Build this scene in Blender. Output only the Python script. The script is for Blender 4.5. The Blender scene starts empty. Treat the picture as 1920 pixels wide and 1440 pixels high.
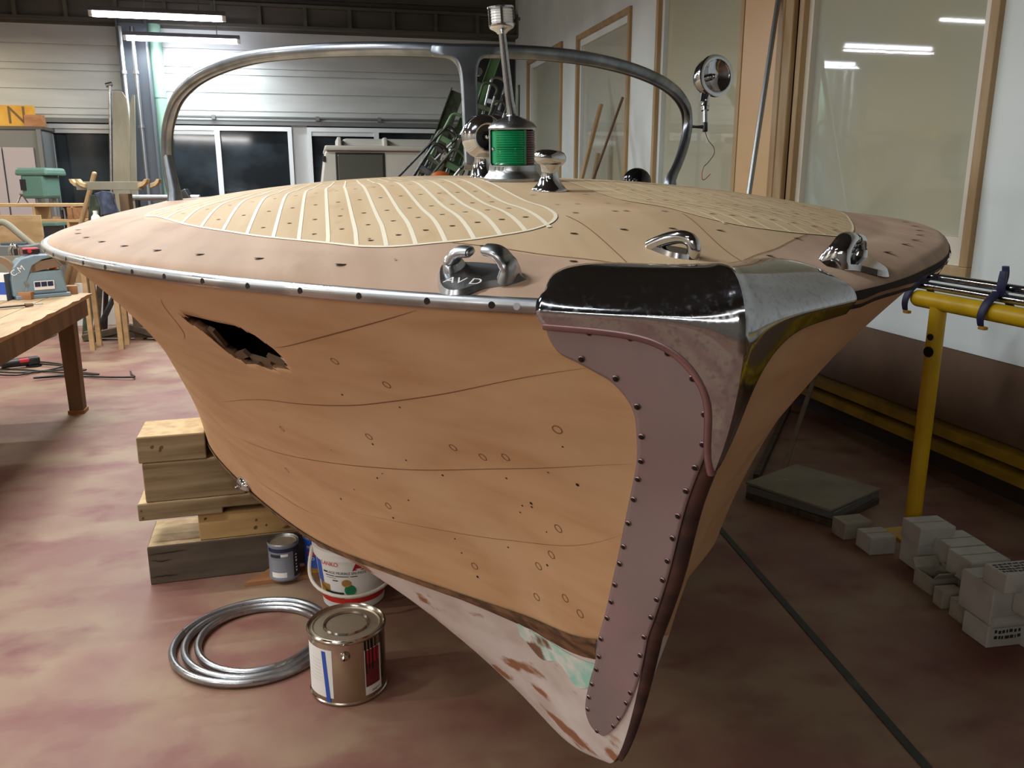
import bpy, math, random
import numpy as np
from mathutils import Vector, Matrix
random.seed(7); rng = np.random.RandomState(3)
S = bpy.context.scene
COL = S.collection
PI = math.pi
# ------------------------------------------------------------------ camera
H = 1.45; TH = math.radians(13.1); PITCH = math.radians(13.6); FPX = 1550.0
cT, sT, cP, sP = math.cos(TH), math.sin(TH), math.cos(PITCH), math.sin(PITCH)
cam = bpy.data.cameras.new('camera'); co = bpy.data.objects.new('camera', cam); COL.objects.link(co)
cam.sensor_width = 36; cam.lens = FPX / 1920 * 36; cam.clip_start = .05
co.location = (0, 0, H); co.rotation_euler = (PI / 2 - PITCH, 0, -TH); S.camera = co
S.view_settings.view_transform = 'Standard'; S.view_settings.look = 'None'
S.view_settings.gamma = 1; S.view_settings.use_curve_mapping = False; S.view_settings.exposure = 0.3
def room(x, y, z=0): return Vector((x * cT + y * sT, -x * sT + y * cT, z))   # camera heading frame -> room frame
def ray(u, v):
    a = (u - 960) / FPX; b = (720 - v) / FPX
    return room(a, cP + b * sP, -sP + b * cP)
def F(u, v, z=0.0):                                    # where the sight line meets height z
    r = ray(u, v); k = (z - H) / r.z; return Vector((0, 0, H)) + r * k
def PX(u, v, X): r = ray(u, v); k = X / r.x; return Vector((0, 0, H)) + r * k
def PY(u, v, Y): r = ray(u, v); k = Y / r.y; return Vector((0, 0, H)) + r * k
def PD(u, v, d): return Vector((0, 0, H)) + ray(u, v) * d
# ------------------------------------------------------------------ materials
def lin(c):
    if isinstance(c, str): c = [int(c[i:i + 2], 16) / 255 for i in (0, 2, 4)]
    return tuple(((x + .055) / 1.055) ** 2.4 if x > .04045 else x / 12.92 for x in c) + (1,)
def mat(name, c, rough=.6, metal=0.0, c2=None, scale=(4, 4, 4), det=4, lo=.4, hi=.6, bump=0, c3=None, s3=(2, 2, 2), lo3=.5, hi3=.62, spec=.5, rough2=None, dist=0.0, coord='Object', bscale=None, coat=0):
    m = bpy.data.materials.new(name); m.use_nodes = True; nt = m.node_tree; N = nt.nodes; L = nt.links
    b = N['Principled BSDF']; b.inputs['Base Color'].default_value = lin(c); b.inputs['Roughness'].default_value = rough
    b.inputs['Metallic'].default_value = metal; b.inputs['Specular IOR Level'].default_value = spec
    if coat: b.inputs['Coat Weight'].default_value = coat; b.inputs['Coat Roughness'].default_value = .08
    tc = N.new('ShaderNodeTexCoord')
    def noise(sc, d=det):
        mp = N.new('ShaderNodeMapping'); mp.inputs['Scale'].default_value = sc; L.new(tc.outputs[coord], mp.inputs[0])
        n = N.new('ShaderNodeTexNoise'); n.inputs['Scale'].default_value = 1; n.inputs['Detail'].default_value = d; n.inputs['Distortion'].default_value = dist
        L.new(mp.outputs[0], n.inputs['Vector']); return n.outputs['Fac']
    def ramp(f, a, z):
        r = N.new('ShaderNodeMapRange'); r.inputs[1].default_value = a; r.inputs[2].default_value = z; L.new(f, r.inputs[0]); return r.outputs[0]
    def mix(f, a, bb):
        x = N.new('ShaderNodeMix'); x.data_type = 'RGBA'; L.new(f, x.inputs[0])
        for i, q in ((6, a), (7, bb)):
            if isinstance(q, tuple): x.inputs[i].default_value = q
            else: L.new(q, x.inputs[i])
        return x.outputs[2]
    col = lin(c); f = None
    if c2 is not None:
        f = ramp(noise(scale), lo, hi); col = mix(f, lin(c), lin(c2))
        if rough2 is not None:
            q = N.new('ShaderNodeMapRange'); q.inputs[3].default_value = rough; q.inputs[4].default_value = rough2; L.new(f, q.inputs[0]); L.new(q.outputs[0], b.inputs['Roughness'])
    if c3 is not None: col = mix(ramp(noise(s3, 6), lo3, hi3), col, lin(c3))
    if not isinstance(col, tuple): L.new(col, b.inputs['Base Color'])
    if bump:
        bp = N.new('ShaderNodeBump'); bp.inputs['Strength'].default_value = bump; bp.inputs['Distance'].default_value = .01
        L.new(noise(bscale or scale), bp.inputs['Height']); L.new(bp.outputs[0], b.inputs['Normal'])
    return m
def emit(name, c, st):
    m = bpy.data.materials.new(name); m.use_nodes = True; nt = m.node_tree
    b = nt.nodes['Principled BSDF']; b.inputs['Base Color'].default_value = (.9, .9, .9, 1); b.inputs['Emission Color'].default_value = lin(c); b.inputs['Emission Strength'].default_value = st
    return m
M = {}
M['hull'] = mat('sanded_mahogany_planking', 'cda77e', .55, c2='bf966c', scale=(1.2, 7, 26), lo=.35, hi=.68, det=5, c3='d4b38d', s3=(1.5, 2.2, 3.2), lo3=.52, hi3=.72, bump=.04, dist=.4)
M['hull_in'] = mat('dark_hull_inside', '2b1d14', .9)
M['hull_edge'] = mat('raw_splintered_edge', '7a5637', .8, c2='4a321f', scale=(20, 20, 60))
M['line'] = mat('dark_plank_seam', '7a5133', .9)
M['plug'] = mat('wood_plug_ring', '86593a', .8)
M['hole'] = mat('open_fastener_hole', '1c130d', .95)
M['deck'] = mat('pale_sanded_mahogany_deck', 'c6ad8c', .72, spec=.15, c2='b89b79', scale=(1.5, 14, 4), lo=.35, hi=.7, c3='cfb798', s3=(3, 3, 3), lo3=.5, hi3=.7)
M['margin'] = mat('pinkish_mahogany_margin', 'c0a58f', .72, spec=.15, c2='ad917b', scale=(1.6, 10, 6), lo=.35, hi=.7, c3='9c8068', s3=(2.5, 6, 5), lo3=.56, hi3=.75)
M['inlay'] = mat('tan_laid_deck_planks', 'ceb794', .72, spec=.15, c2='c2a681', scale=(1.4, 16, 4), lo=.35, hi=.7, c3='bb9a74', s3=(5, 20, 5), lo3=.58, hi3=.75)
M['caulk'] = mat('white_seam_compound', 'f1e8cf', .5)
M['caulk2'] = mat('cream_unsanded_seam', 'efe0b4', .5)
M['white_bottom'] = mat('flaking_white_bottom_paint', 'e0d9d6', .6, c2='c9bcb6', scale=(4, 8, 8), c3='9b6a48', s3=(4.5, 11, 11), lo3=.55, hi3=.6)
M['aqua'] = mat('aqua_primer', '9fd6c8', .7, c2='e0e4de', scale=(30, 30, 30), c3='7b5a44', s3=(14, 14, 14), lo3=.58, hi3=.66)
M['chrome'] = mat('bright_chrome', 'c9ccd0', .09, 1.0)
M['chrome_pit'] = mat('pitted_chrome', 'b3b7bd', .09, 1.0, c2='9fa2a8', scale=(160, 160, 160), lo=.5, hi=.7, rough2=.2)
M['alu'] = mat('dull_polished_aluminium', 'b6b9bc', .26, 1.0, c2='95989b', scale=(10, 10, 10), rough2=.42)
M['plate'] = mat('worn_plating_showing_copper', 'a09597', .45, .6, c2='b4979d', scale=(5, 5, 5), lo=.42, hi=.68, rough2=.6)
M['pinkmetal'] = mat('copper_pink_plating_edge', 'b08d90', .35, .9, c2='93797c', scale=(9, 9, 9))
M['stem'] = mat('dark_red_bare_stem', '4a2a24', .7, c2='2c1815', scale=(6, 6, 20))
M['black'] = mat('black_plastic', '17181a', .4)
M['blackgloss'] = mat('black_enamel', '0d0e10', .12)
M['darkmetal'] = mat('dark_worn_steel', '55575a', .45, .8, c2='3b3c3e', scale=(8, 8, 8))
M['strip'] = mat('dark_floor_strip', '3a3d3b', .6, .3, c2='5a5d58', scale=(3, 3, 3), lo=.6, hi=.7)
M['steel'] = mat('grey_steel', '9fa3a6', .35, .9)
M['frame'] = mat('unpolished_screen_metal', '9399a0', .3, 1.0, c2='6c7279', scale=(9, 9, 9), lo=.4, hi=.7, rough2=.45)
def lens(name, c):
    m = mat(name, c, .08); b = m.node_tree.nodes['Principled BSDF']; b.inputs['Coat Weight'].default_value = .6; return m
M['green_lens'] = lens('green_lamp_glass', '0a8a58'); M['red_lens'] = lens('red_lamp_glass', '4a0d12'); M['clear_lens'] = lens('frosted_lamp_glass', 'e4e8ea')
M['floor'] = mat('worn_red_painted_concrete', '80594c', .6, c2='917960', scale=(2.4, 2.4, 2.4), lo=.4, hi=.64, det=12, c3='74433c', s3=(3.6, 5, 3), lo3=.5, hi3=.72, bump=.05, bscale=(40, 40, 40))
M['wallwhite'] = mat('white_booth_panel', 'e6f0f0', .45, c2='dce6e6', scale=(1, 1.5, 1))
M['siding'] = mat('painted_metal_siding', 'c6cac8', .42, .1, c2='b5b9b7', scale=(.6, 1, 3))
M['shade_and_trim'] = mat('upper_siding_shade_and_trim', '5a564e', .6, .1, c2='48453f', scale=(.6, 1, 3))  # dimness of the upper wall put into the colour; also used for dark trim
M['brownpanel'] = mat('glossy_brown_lower_panel', '75604f', .22, c2='665346', scale=(2, 2, 2))
M['plinth'] = mat('dark_brown_plinth', '3a2b26', .7, c2='30241f', scale=(3, 3, 3))
M['ceiling'] = mat('dark_ceiling', '3b3a38', .8)
M['oak'] = mat('light_oak_trim', 'b59a72', .5, c2='a5865c', scale=(8, 8, 1.5))
M['peach'] = mat('peach_painted_pilaster', 'dcb98c', .4, c2='d2ab7a', scale=(.5, .5, .8))
M['cream'] = mat('cream_inner_frame', 'ddd6c6', .4)
M['boothglass'] = mat('dusty_booth_glass', 'b0b5ab', .03, c2='b6b49c', scale=(.8, .8, .5), spec=.3)
M['darkglass'] = mat('night_dark_window_glass', '1d2226', .06, c2='3a444a', scale=(1.1, 1, 1.4), lo=.45, hi=.7)
M['winframe'] = mat('white_aluminium_frame', 'dfe6e8', .35, .2)
M['yellow'] = mat('chipped_yellow_paint', 'd9b21c', .42, c2='c9a012', scale=(4, 4, 4), c3='4d4a22', s3=(9, 14, 9), lo3=.68, hi3=.72)
M['yellowdark'] = mat('dark_yellow_channel', 'b08f1e', .5, c2='8f7418', scale=(5, 5, 5))  # darker, mottled yellow for the low wall rails
M['timber'] = mat('weathered_grey_timber', '8b7758', .8, c2='685435', scale=(1.6, 40, 26), lo=.4, hi=.62, c3='6d5535', s3=(5, 8, 6), lo3=.64, hi3=.74, bump=.2)
M['timberdark'] = mat('dark_soiled_timber', '5c5041', .85, c2='463c30', scale=(2.5, 30, 18), lo=.35, hi=.65, bump=.2)
M['pine'] = mat('knotty_pine_timber', 'b3935f', .75, c2='9a7848', scale=(3, 30, 20), lo=.35, hi=.68, c3='60401f', s3=(5, 9, 14), lo3=.68, hi3=.74, bump=.1)
M['sawnend'] = mat('pale_sawn_wood', 'bfa57c', .8, c2='ac9066', scale=(20, 20, 20))
M['crack'] = mat('timber_crack', '2a2118', .95)
M['knot'] = mat('brown_knot', '5b4125', .85)
M['ply'] = mat('plywood', 'c0a073', .6, c2='ad8c60', scale=(4, 2, 12))
M['benchwood'] = mat('worn_bench_wood', 'b79c78', .7, c2='a38762', scale=(10, 2, 10), c3='8d6a48', s3=(14, 5, 5), lo3=.62, hi3=.75)
M['brownwood'] = mat('brown_wood', '735c43', .7, c2='5f4a35', scale=(10, 10, 2))
M['redwood'] = mat('reddish_mahogany_offcut', 'a9774f', .6, c2='95653f', scale=(4, 20, 20))
M['greywood'] = mat('grey_dusty_board', '8f8a78', .8, c2='7f7a68', scale=(4, 4, 1.5), c3='b5b0a0', s3=(9, 9, 9), lo3=.66, hi3=.7)
M['cardboard'] = mat('white_carton', 'c3c2bc', .8, c2='b0aea6', scale=(6, 6, 6))
M['carton_dirty'] = mat('dirty_white_carton', 'a9a496', .8, c2='8d8370', scale=(6, 6, 6))
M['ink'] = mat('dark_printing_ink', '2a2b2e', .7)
M['lockgrey'] = mat('mauve_grey_panel', 'a9a2a6', .5, c2='a09a9e', scale=(.6, .6, .6))
M['grey'] = mat('grey_paint', '6c6f6e', .5); M['lgrey'] = mat('light_grey_paint', 'b7bab8', .5)
M['greygreen'] = mat('drill_green_paint', '56786a', .5); M['mint'] = mat('mint_green_pipe', '86a894', .4)
M['clampgreen'] = mat('clamp_green_paint', '6f9468', .5, c2='587a54', scale=(4, 4, 4)); M['olive'] = mat('grimy_green_iron', '5a6650', .55, .4, c2='444b3f', scale=(12, 12, 12))
M['van'] = mat('pale_grey_van_paint', 'b9b7ad', .4, c2='aeaca2', scale=(1, 1, 1)); M['vanglass'] = mat('van_tinted_glass', '53544c', .1)
M['navy'] = mat('navy_plastic', '23264a', .5); M['denim'] = mat('slate_blue_cloth', '4b5266', .9, c2='3a4052', scale=(15, 15, 15))
M['sander'] = mat('blue_grey_machine_enamel', '7f929c', .4, c2='738690', scale=(3, 3, 3)); M['sanderdark'] = mat('dark_grey_cast', '4b5256', .5)
M['belt'] = mat('brown_sanding_belt', '7f6650', .85)
M['red'] = mat('red_plastic', 'c2333a', .4); M['orange'] = mat('orange_plastic', 'e88c1e', .5); M['white'] = mat('white_plastic', 'ecebe6', .4)
M['blue'] = mat('blue_print', '2f57b5', .45); M['navyband'] = mat('dark_blue_band', '1f2547', .5); M['redprint'] = mat('red_print', 'd0302a', .45); M['crimson'] = mat('crimson_print', 'b01d35', .45)
M['greenprint'] = mat('green_print', '1d7d52', .5); M['brownprint'] = mat('golden_brown_print', 'a67a34', .5); M['purple'] = mat('dark_red_label', '6e1f24', .5)
M['tin'] = mat('tinplate', 'c9c2b4', .13, 1.0, c2='b5ab98', scale=(4, 4, 4), rough2=.25); M['tinlid'] = mat('dusty_tin_lid', 'b9b09c', .35, .7, c2='a39a86', scale=(8, 8, 8), rough2=.6)
M['greylabel'] = mat('grey_tin_label', '7e828c', .5); M['drip'] = mat('dried_black_drips', '17110f', .3)
M['wire_red'] = mat('red_wire', 'b8544a', .5); M['wire_brown'] = mat('brown_wire', '4b3a30', .6); M['bulletin'] = mat('yellow_signboard', 'd6a944', .6, c2='c58f2f', scale=(3, 3, 3))
M['letter'] = mat('brown_grey_letter', '6b5536', .6); M['tube'] = emit('lit_fluorescent_tube', 'eef0ff', 26)
M['lampbody'] = mat('lamp_housing', '74747a', .4)
M['shaving'] = mat('wood_shavings', 'd8bf98', .9)
# ------------------------------------------------------------------ mesh builder
class MB:
    def __init__(self): self.v = []; self.f = []; self.m = []; self.slot = 0
    def add(self, vs, fs, T=None, slot=None):
        o = len(self.v)
        for p in vs: p = Vector(p); self.v.append(tuple(T @ p) if T is not None else tuple(p))
        for q in fs: self.f.append([o + i for i in q]); self.m.append(self.slot if slot is None else slot)
        return self
    def box(self, c, s, T=None, slot=None, top=(1, 1)):
        x, y, z = [k / 2 for k in s]; tx, ty = top
        vs = [(c[0] + a * x * (tx if d > 0 else 1), c[1] + b * y * (ty if d > 0 else 1), c[2] + d * z) for d in (-1, 1) for a, b in ((-1, -1), (1, -1), (1, 1), (-1, 1))]
        return self.add(vs, [(3, 2, 1, 0), (4, 5, 6, 7), (0, 1, 5, 4), (1, 2, 6, 5), (2, 3, 7, 6), (3, 0, 4, 7)], T, slot)
    def beam(self, a, b, w, h, up=(0, 0, 1), slot=None):
        a, b = Vector(a), Vector(b); d = (b - a); L = d.length; z = d.normalized(); x = Vector(up).cross(z)
        if x.length < 1e-4: x = Vector((1, 0, 0)).cross(z)
        x.normalize(); y = z.cross(x)
        T = Matrix.Translation(a) @ Matrix((x, y, z)).transposed().to_4x4()
        return self.box((0, 0, L / 2), (w, h, L), T, slot)
    def lathe(self, prof, n=32, T=None, a0=0, a1=2 * PI, slot=None, sq=(1, 1)):
        full = abs(a1 - a0 - 2 * PI) < 1e-6; k = n if full else n + 1; vs = []; fs = []
        for i in range(k):
            a = a0 + (a1 - a0) * i / n
            for r, z in prof: vs.append((r * math.cos(a) * sq[0], r * math.sin(a) * sq[1], z))
        P = len(prof)
        for i in range(n):
            j = (i + 1) % k
            for q in range(P - 1): fs.append((i * P + q, j * P + q, j * P + q + 1, i * P + q + 1))
        return self.add(vs, fs, T, slot)
    def cyl(self, a, b, r, r2=None, n=20, slot=None, cap=True):
        a, b = Vector(a), Vector(b); d = b - a; L = d.length
        T = Matrix.Translation(a) @ d.to_track_quat('Z', 'Y').to_matrix().to_4x4(); r2 = r if r2 is None else r2
        pr = [(r, 0), (r2, L)]
        if cap: pr = [(1e-4, 0)] + pr + [(1e-4, L)]
        return self.lathe(pr, n, T, slot=slot)
    def tube(self, pts, r, n=10, slot=None, closed=False, flat=(1, 1), up=None, cap=True):
        pts = [Vector(p) for p in pts]; K = len(pts); rs = r if hasattr(r, '__len__') else [r] * K
        vs = []; fs = []; pu = None
        for i, p in enumerate(pts):
            a = pts[(i - 1) % K] if (closed or i) else p; b = pts[(i + 1) % K] if (closed or i < K - 1) else p
            t = (b - a).normalized()
            if up is not None: u = Vector(up) - t * t.dot(Vector(up))
            elif pu is None: u = t.orthogonal()
            else: u = pu - t * t.dot(pu)
            if u.length < 1e-6: u = t.orthogonal()
            u.normalize(); pu = u; w = t.cross(u)
            for k in range(n):
                g = 2 * PI * k / n; vs.append(p + u * math.cos(g) * rs[i] * flat[0] + w * math.sin(g) * rs[i] * flat[1])
        for i in range(K if closed else K - 1):
            j = (i + 1) % K
            for k in range(n): l = (k + 1) % n; fs.append((i * n + k, i * n + l, j * n + l, j * n + k))
        if cap and not closed: fs.append(tuple(range(n - 1, -1, -1))); fs.append(tuple((K - 1) * n + k for k in range(n)))
        return self.add(vs, fs, None, slot)
    def prism(self, poly, h, T=None, slot=None, z0=0.0, inset=0.0):
        n = len(poly); cx = sum(p[0] for p in poly) / n; cy = sum(p[1] for p in poly) / n
        vs = [(x, y, z0) for x, y in poly] + [(x + (cx - x) * inset, y + (cy - y) * inset, z0 + h) for x, y in poly]
        return self.add(vs, [tuple(range(n - 1, -1, -1)), tuple(range(n, 2 * n))] + [(i, (i + 1) % n, n + (i + 1) % n, n + i) for i in range(n)], T, slot)
    def sphere(self, c, r, n=20, T=None, slot=None, sq=(1, 1, 1)):
        m = n // 2; pr = [(max(1e-4, math.cos(-PI / 2 + PI * i / m)) * r, math.sin(-PI / 2 + PI * i / m) * r * sq[2]) for i in range(m + 1)]
        TT = Matrix.Translation(c) if T is None else T @ Matrix.Translation(c)
        return self.lathe(pr, n, TT, slot=slot, sq=sq[:2])
    def grid(self, P, slot=None, flip=False):
        P = np.asarray(P); a, b = P.shape[:2]; fs = []
        for i in range(a - 1):
            for j in range(b - 1):
                q = (i * b + j, (i + 1) * b + j, (i + 1) * b + j + 1, i * b + j + 1); fs.append(q[::-1] if flip else q)
        return self.add([tuple(map(float, x)) for x in P.reshape(-1, 3)], fs, None, slot)
    def disc(self, c, nrm, r, n=14, slot=None, sq=1.0, ang=0.0, tang=None):
        nrm = Vector(nrm).normalized(); u = (Vector(tang) - nrm * nrm.dot(Vector(tang))).normalized() if tang is not None else nrm.orthogonal().normalized(); w = nrm.cross(u); c = Vector(c)
        return self.add([c + u * math.cos(2 * PI * k / n) * r + w * math.sin(2 * PI * k / n) * r * sq for k in range(n)], [tuple(range(n))], None, slot)
    def build(self, name, mats, parent=None, smooth=35, bev=0, sub=0):
        me = bpy.data.meshes.new(name); me.from_pydata(self.v, [], self.f)
        for m in (mats if isinstance(mats, (list, tuple)) else [mats]): me.materials.append(m)
        me.polygons.foreach_set('material_index', self.m); 
        if smooth:
            me.polygons.foreach_set('use_smooth', [True] * len(me.polygons)); me.set_sharp_from_angle(angle=math.radians(smooth))
        me.update(); o = bpy.data.objects.new(name, me); COL.objects.link(o)
        if parent: o.parent = parent
        if bev: b = o.modifiers.new('bevel', 'BEVEL'); b.width = bev; b.segments = 2; b.limit_method = 'ANGLE'
        if sub: b = o.modifiers.new('subsurf', 'SUBSURF'); b.levels = b.render_levels = sub
        return o
def tag(o, label, cat, group=None):
    o['label'] = label; o['category'] = cat
    if group: o['group'] = group
    return o
def thing(name, label, cat, loc=(0, 0, 0), rz=0, group=None, mw=None):
    o = bpy.data.objects.new(name, None); COL.objects.link(o); o.empty_display_size = .05
    if mw is not None: o.matrix_world = mw
    else: o.location = loc; o.rotation_euler = (0, 0, rz)
    return tag(o, label, cat, group)
def struct(name, mb, m, smooth=0, parent=None, bev=0):
    o = mb.build(name, m, parent, smooth, bev)
    if parent is None: o['kind'] = 'structure'
    return o
def text_geo(body, size, depth=.0):
    cu = bpy.data.curves.new('lettering', 'FONT'); cu.body = body; cu.size = size; cu.extrude = depth; cu.align_x = 'CENTER'; cu.align_y = 'CENTER'
    o = bpy.data.objects.new('lettering', cu); COL.objects.link(o); bpy.context.view_layer.update()
    me = bpy.data.meshes.new_from_object(o.evaluated_get(bpy.context.evaluated_depsgraph_get()))
    vs = [v.co.copy() for v in me.vertices]; fs = [tuple(p.vertices) for p in me.polygons]
    bpy.data.objects.remove(o); bpy.data.curves.remove(cu); bpy.data.meshes.remove(me); return vs, fs
def text_flat(mb, body, size, T, slot=None, sx=1.0):
    vs, fs = text_geo(body, size); return mb.add([(v.x * sx, v.y, v.z) for v in vs], fs, T, slot)
def text_wrap(mb, body, size, r, ang, z, slot=None, sx=1.0, vertical=False):
    vs, fs = text_geo(body, size)
    out = []
    for v in vs:
        x, y = (v.y, -v.x) if vertical == 1 else ((-v.y, v.x) if vertical == 2 else (v.x, v.y))
        a = ang + x * sx / r; out.append((r * math.cos(a), r * math.sin(a), z + y))
    return mb.add(out, fs, None, slot)
def facing(p): # angle from p (room xy) towards the camera
    return math.atan2(-p[1], -p[0])
# ------------------------------------------------------------------ room shell (room frame: X right wall, Y back wall)
XR, XL, YB, YF, ZC = 3.1, -6.5, 13.1, -4.5, 5.2
def wallbox(mb, x0, x1, y0, y1, z0, z1): return mb.box(((x0 + x1) / 2, (y0 + y1) / 2, (z0 + z1) / 2), (x1 - x0, y1 - y0, z1 - z0))
struct('floor', wallbox(MB(), XL - .2, XR + .2, YF - .2, YB + .2, -.1, 0), M['floor'])
struct('ceiling', wallbox(MB(), XL - .2, XR + .2, YF - .2, YB + .2, ZC, ZC + .1), M['ceiling'])
struct('wall_left', wallbox(MB(), XL - .15, XL, YF, YB, 0, ZC), mat('left_wall_paint', 'a9a49a', .7))
struct('wall_front', wallbox(MB(), XL, XR, YF - .15, YF, 0, ZC), mat('front_wall_paint', '77736c', .7))
# back wall: ribbed metal siding above the windows, weak light high up put into a darker band
def profile_wall(name, x0, x1, z0, z1, m, step=.245, y=YB):
    zs = [z0]; ys = [0.0]; z = z0 + .05; k = 0
    while z < z1 - .05:
        zs += [z, z + .004, z + .016, z + .02]; ys += [0, .022, .022, 0]
        z += step if k % 3 else .09
        k += 1
    zs.append(z1); ys.append(0)
    P = [[(x, y + dy, zz) for zz, dy in zip(zs, ys)] for x in (x0, x1)]
    mb = MB().grid(P, flip=True); mb.box(((x0 + x1) / 2, y + .1, (z0 + z1) / 2), (x1 - x0, .12, z1 - z0))
    return struct(name, mb, m)
profile_wall('wall_back', XL, XR + .1, 2.32, 3.55, M['siding'])
profile_wall('wall_back', XL, XR + .1, 3.55, ZC, M['shade_and_trim'], .3)
WA, WB = PY(96, 300, YB).x, PY(222, 300, YB).x
b = MB(); wallbox(b, XL, WA, YB, YB + .12, 0, 2.32); wallbox(b, WB, -2.42, YB, YB + .12, 0, 2.32); wallbox(b, -.28, -.06, YB, YB + .12, 0, 2.32); wallbox(b, 2.2, XR + .1, YB, YB + .12, 0, 2.32)
for x0, x1 in ((WA, WB), (-2.42, -.28), (-.06, 2.2)): wallbox(b, x0, x1, YB, YB + .12, 0, .75)
struct('wall_back', b, M['lgrey'])
b = MB(); wallbox(b, XL, XR, YB - .12, YB, 3.62, 3.86); wallbox(b, XL, XR, YB - .2, YB, 3.86, 3.9); wallbox(b, XL, XR, YB - .2, YB, 3.58, 3.62)
for i in range(16):
    x = -6.2 + i * .62; b.box((x, YB - .16, 3.74), (.05, .1, .24))
struct('trim_1', b, M['shade_and_trim'])
b = MB(); wallbox(b, XL, XR, YB - .06, YB, 2.28, 2.34); wallbox(b, -2.42, XR, YB - .09, YB - .03, 2.38, 2.4)
for x in (-1.9, -1.35, .1, 1.0): b.box((x, YB - .06, 2.38), (.05, .09, .06))
struct('trim_2', b, M['grey'])
def window(name, x0, x1, z0, z1, splits, fm=M['winframe'], pane_m=M['darkglass']):
    b = MB(); w = .06
    for xa, xb, za, zb in ((x0, x1, z1 - w, z1), (x0, x1, z0, z0 + w), (x0, x0 + w, z0 + w, z1 - w), (x1 - w, x1, z0 + w, z1 - w)): wallbox(b, xa, xb, YB - .05, YB + .03, za, zb)
    for s in splits: wallbox(b, s - .035, s + .035, YB - .06, YB + .02, z0 + w, z1 - w)
    wallbox(b, x0 + w, splits[0] if splits else x1, YB - .02, YB, z1 - .12, z1 - w)
    o = struct(name, b, fm); e = [x0] + list(splits) + [x1]
    for i in range(len(e) - 1):
        g = MB(); wallbox(g, e[i] + .03, e[i + 1] - .03, YB + .03, YB + .05, z0 + .03, z1 - .05); struct('pane', g, pane_m, 0, o)
    return o
window('window_1', WA, WB, .75, 2.26, [], M['lgrey']); window('window_2', -2.42, -.28, .75, 2.26, [-1.32]); window('window_3', -.06, 2.2, .75, 2.26, [.95])
# right wall: white booth panels, brown glossy lower panel, dark plinth, framed booth windows
ZB0, ZB1 = .26, .64
openings = [(11.05, 12.45, .9, 2.98), (8.8, 10.45, .9, 2.98), (6.72, 8.38, .9, 4.6), (3.45, 5.9, .98, 4.9)]
def rw(u, v=300): return PX(u, v, XR).y
YW = {u: rw(u) for u in (990, 1053, 1080, 1177, 1225, 1385, 1485, 1800)}
W3 = (YW[1385], YW[1225]); W2 = (YW[1177], YW[1080]); W1 = (YW[1053], YW[990]); W4 = (PX(1835, 400, XR).y, YW[1485])
ZT = PX(1130, 40, XR).z
ZT2 = PX(1177, 10, XR).z
wins = [(W1[0], W1[1], .8, PX(990, 115, XR).z), (W2[0], W2[1], .8, PX(1080, 70, XR).z), (W3[0], W3[1], .8, 4.6), (W4[0], W4[1], PX(1810, 522, XR).z, 4.8)]
b = MB(); ys = sorted([w[:2] for w in wins]); edges = [YF] + [e for w in ys for e in w] + [YB + .1]
for i in range(0, len(edges), 2): wallbox(b, XR, XR + .12, edges[i], edges[i + 1], ZB1, ZC)
for y0, y1, z0, z1 in wins: wallbox(b, XR, XR + .12, y0, y1, ZB1, z0); wallbox(b, XR, XR + .12, y0, y1, z1, ZC)
struct('wall_right', b, M['wallwhite'])
for yy in (rw(1130), rw(1165, 20), rw(1030)):
    pass
b = MB(); wallbox(b, XR + .01, XR + .12, YF, YB, ZB0, ZB1); struct('baseboard_right', b, M['brownpanel'])
b = MB(); wallbox(b, XR + .02, XR + .12, YF, YB, 0, ZB0); struct('trim_3', b, M['plinth'])
b = MB(); wallbox(b, XR - .06, XR + .02, YF, YB, .198, .252); wallbox(b, XR - .1, XR + .02, YF, YB, .13, .176); struct('trim_4', b, M['yellowdark'])
for i, (y0, y1, z0, z1) in enumerate(wins):
    b = MB(); w = .055
    for ya, yb_, za, zb in ((y0, y1, z1 - w, z1), (y0, y1, z0, z0 + w), (y0, y0 + w, z0 + w, z1 - w), (y1 - w, y1, z0 + w, z1 - w)): wallbox(b, XR - .03, XR + .03, ya, yb_, za, zb)
    o = struct(f'window_{i + 4}', b, M['oak'], 0, None, .004)
    b = MB(); g0 = w; g1 = w + .07; gb = w + (.14 if i == 3 else .07)
    for ya, yb_, za, zb in ((y0 + g0, y1 - g0, z1 - g1, z1 - g0), (y0 + g0, y1 - g0, z0 + g0, z0 + gb), (y0 + g0, y0 + g1, z0 + gb, z1 - g1), (y1 - w - .05, y1 - g0, z0 + gb, z1 - g1)): wallbox(b, XR + .01, XR + .07, ya, yb_, za, zb)
    struct('inner_frame', b, M['cream'] if i == 3 else M['wallwhite'], 0, o)
    b = MB(); wallbox(b, XR + .05, XR + .06, y0 + w, y1 - w, z0 + w, z1 - w); struct('pane', b, M['boothglass'], 0, o)
# peach pilaster between the third and the big window
yp0, yp1 = YW[1485] + .02, YW[1385] - .02
b = MB(); wallbox(b, XR - .035, XR + .05, yp0, yp1, ZB1, ZC); struct('trim_5', b, M['peach'], 0, None, .01)
b = MB(); wallbox(b, XR - .06, XR + .03, yp0, yp0 + .1, ZB1, ZC); wallbox(b, XR - .05, XR + .03, yp0 + .13, yp0 + .2, ZB1, ZC); struct('trim_6', b, M['oak'], 0, None, .01)
# metal joint strip in the floor
a, c = F(1338, 978), F(1790, 1500); b = MB().beam((a.x, a.y, .0), (c.x, c.y, .0), .026, .006, up=(0, 0, 1)); struct('trim_7', b, M['strip'])
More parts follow.
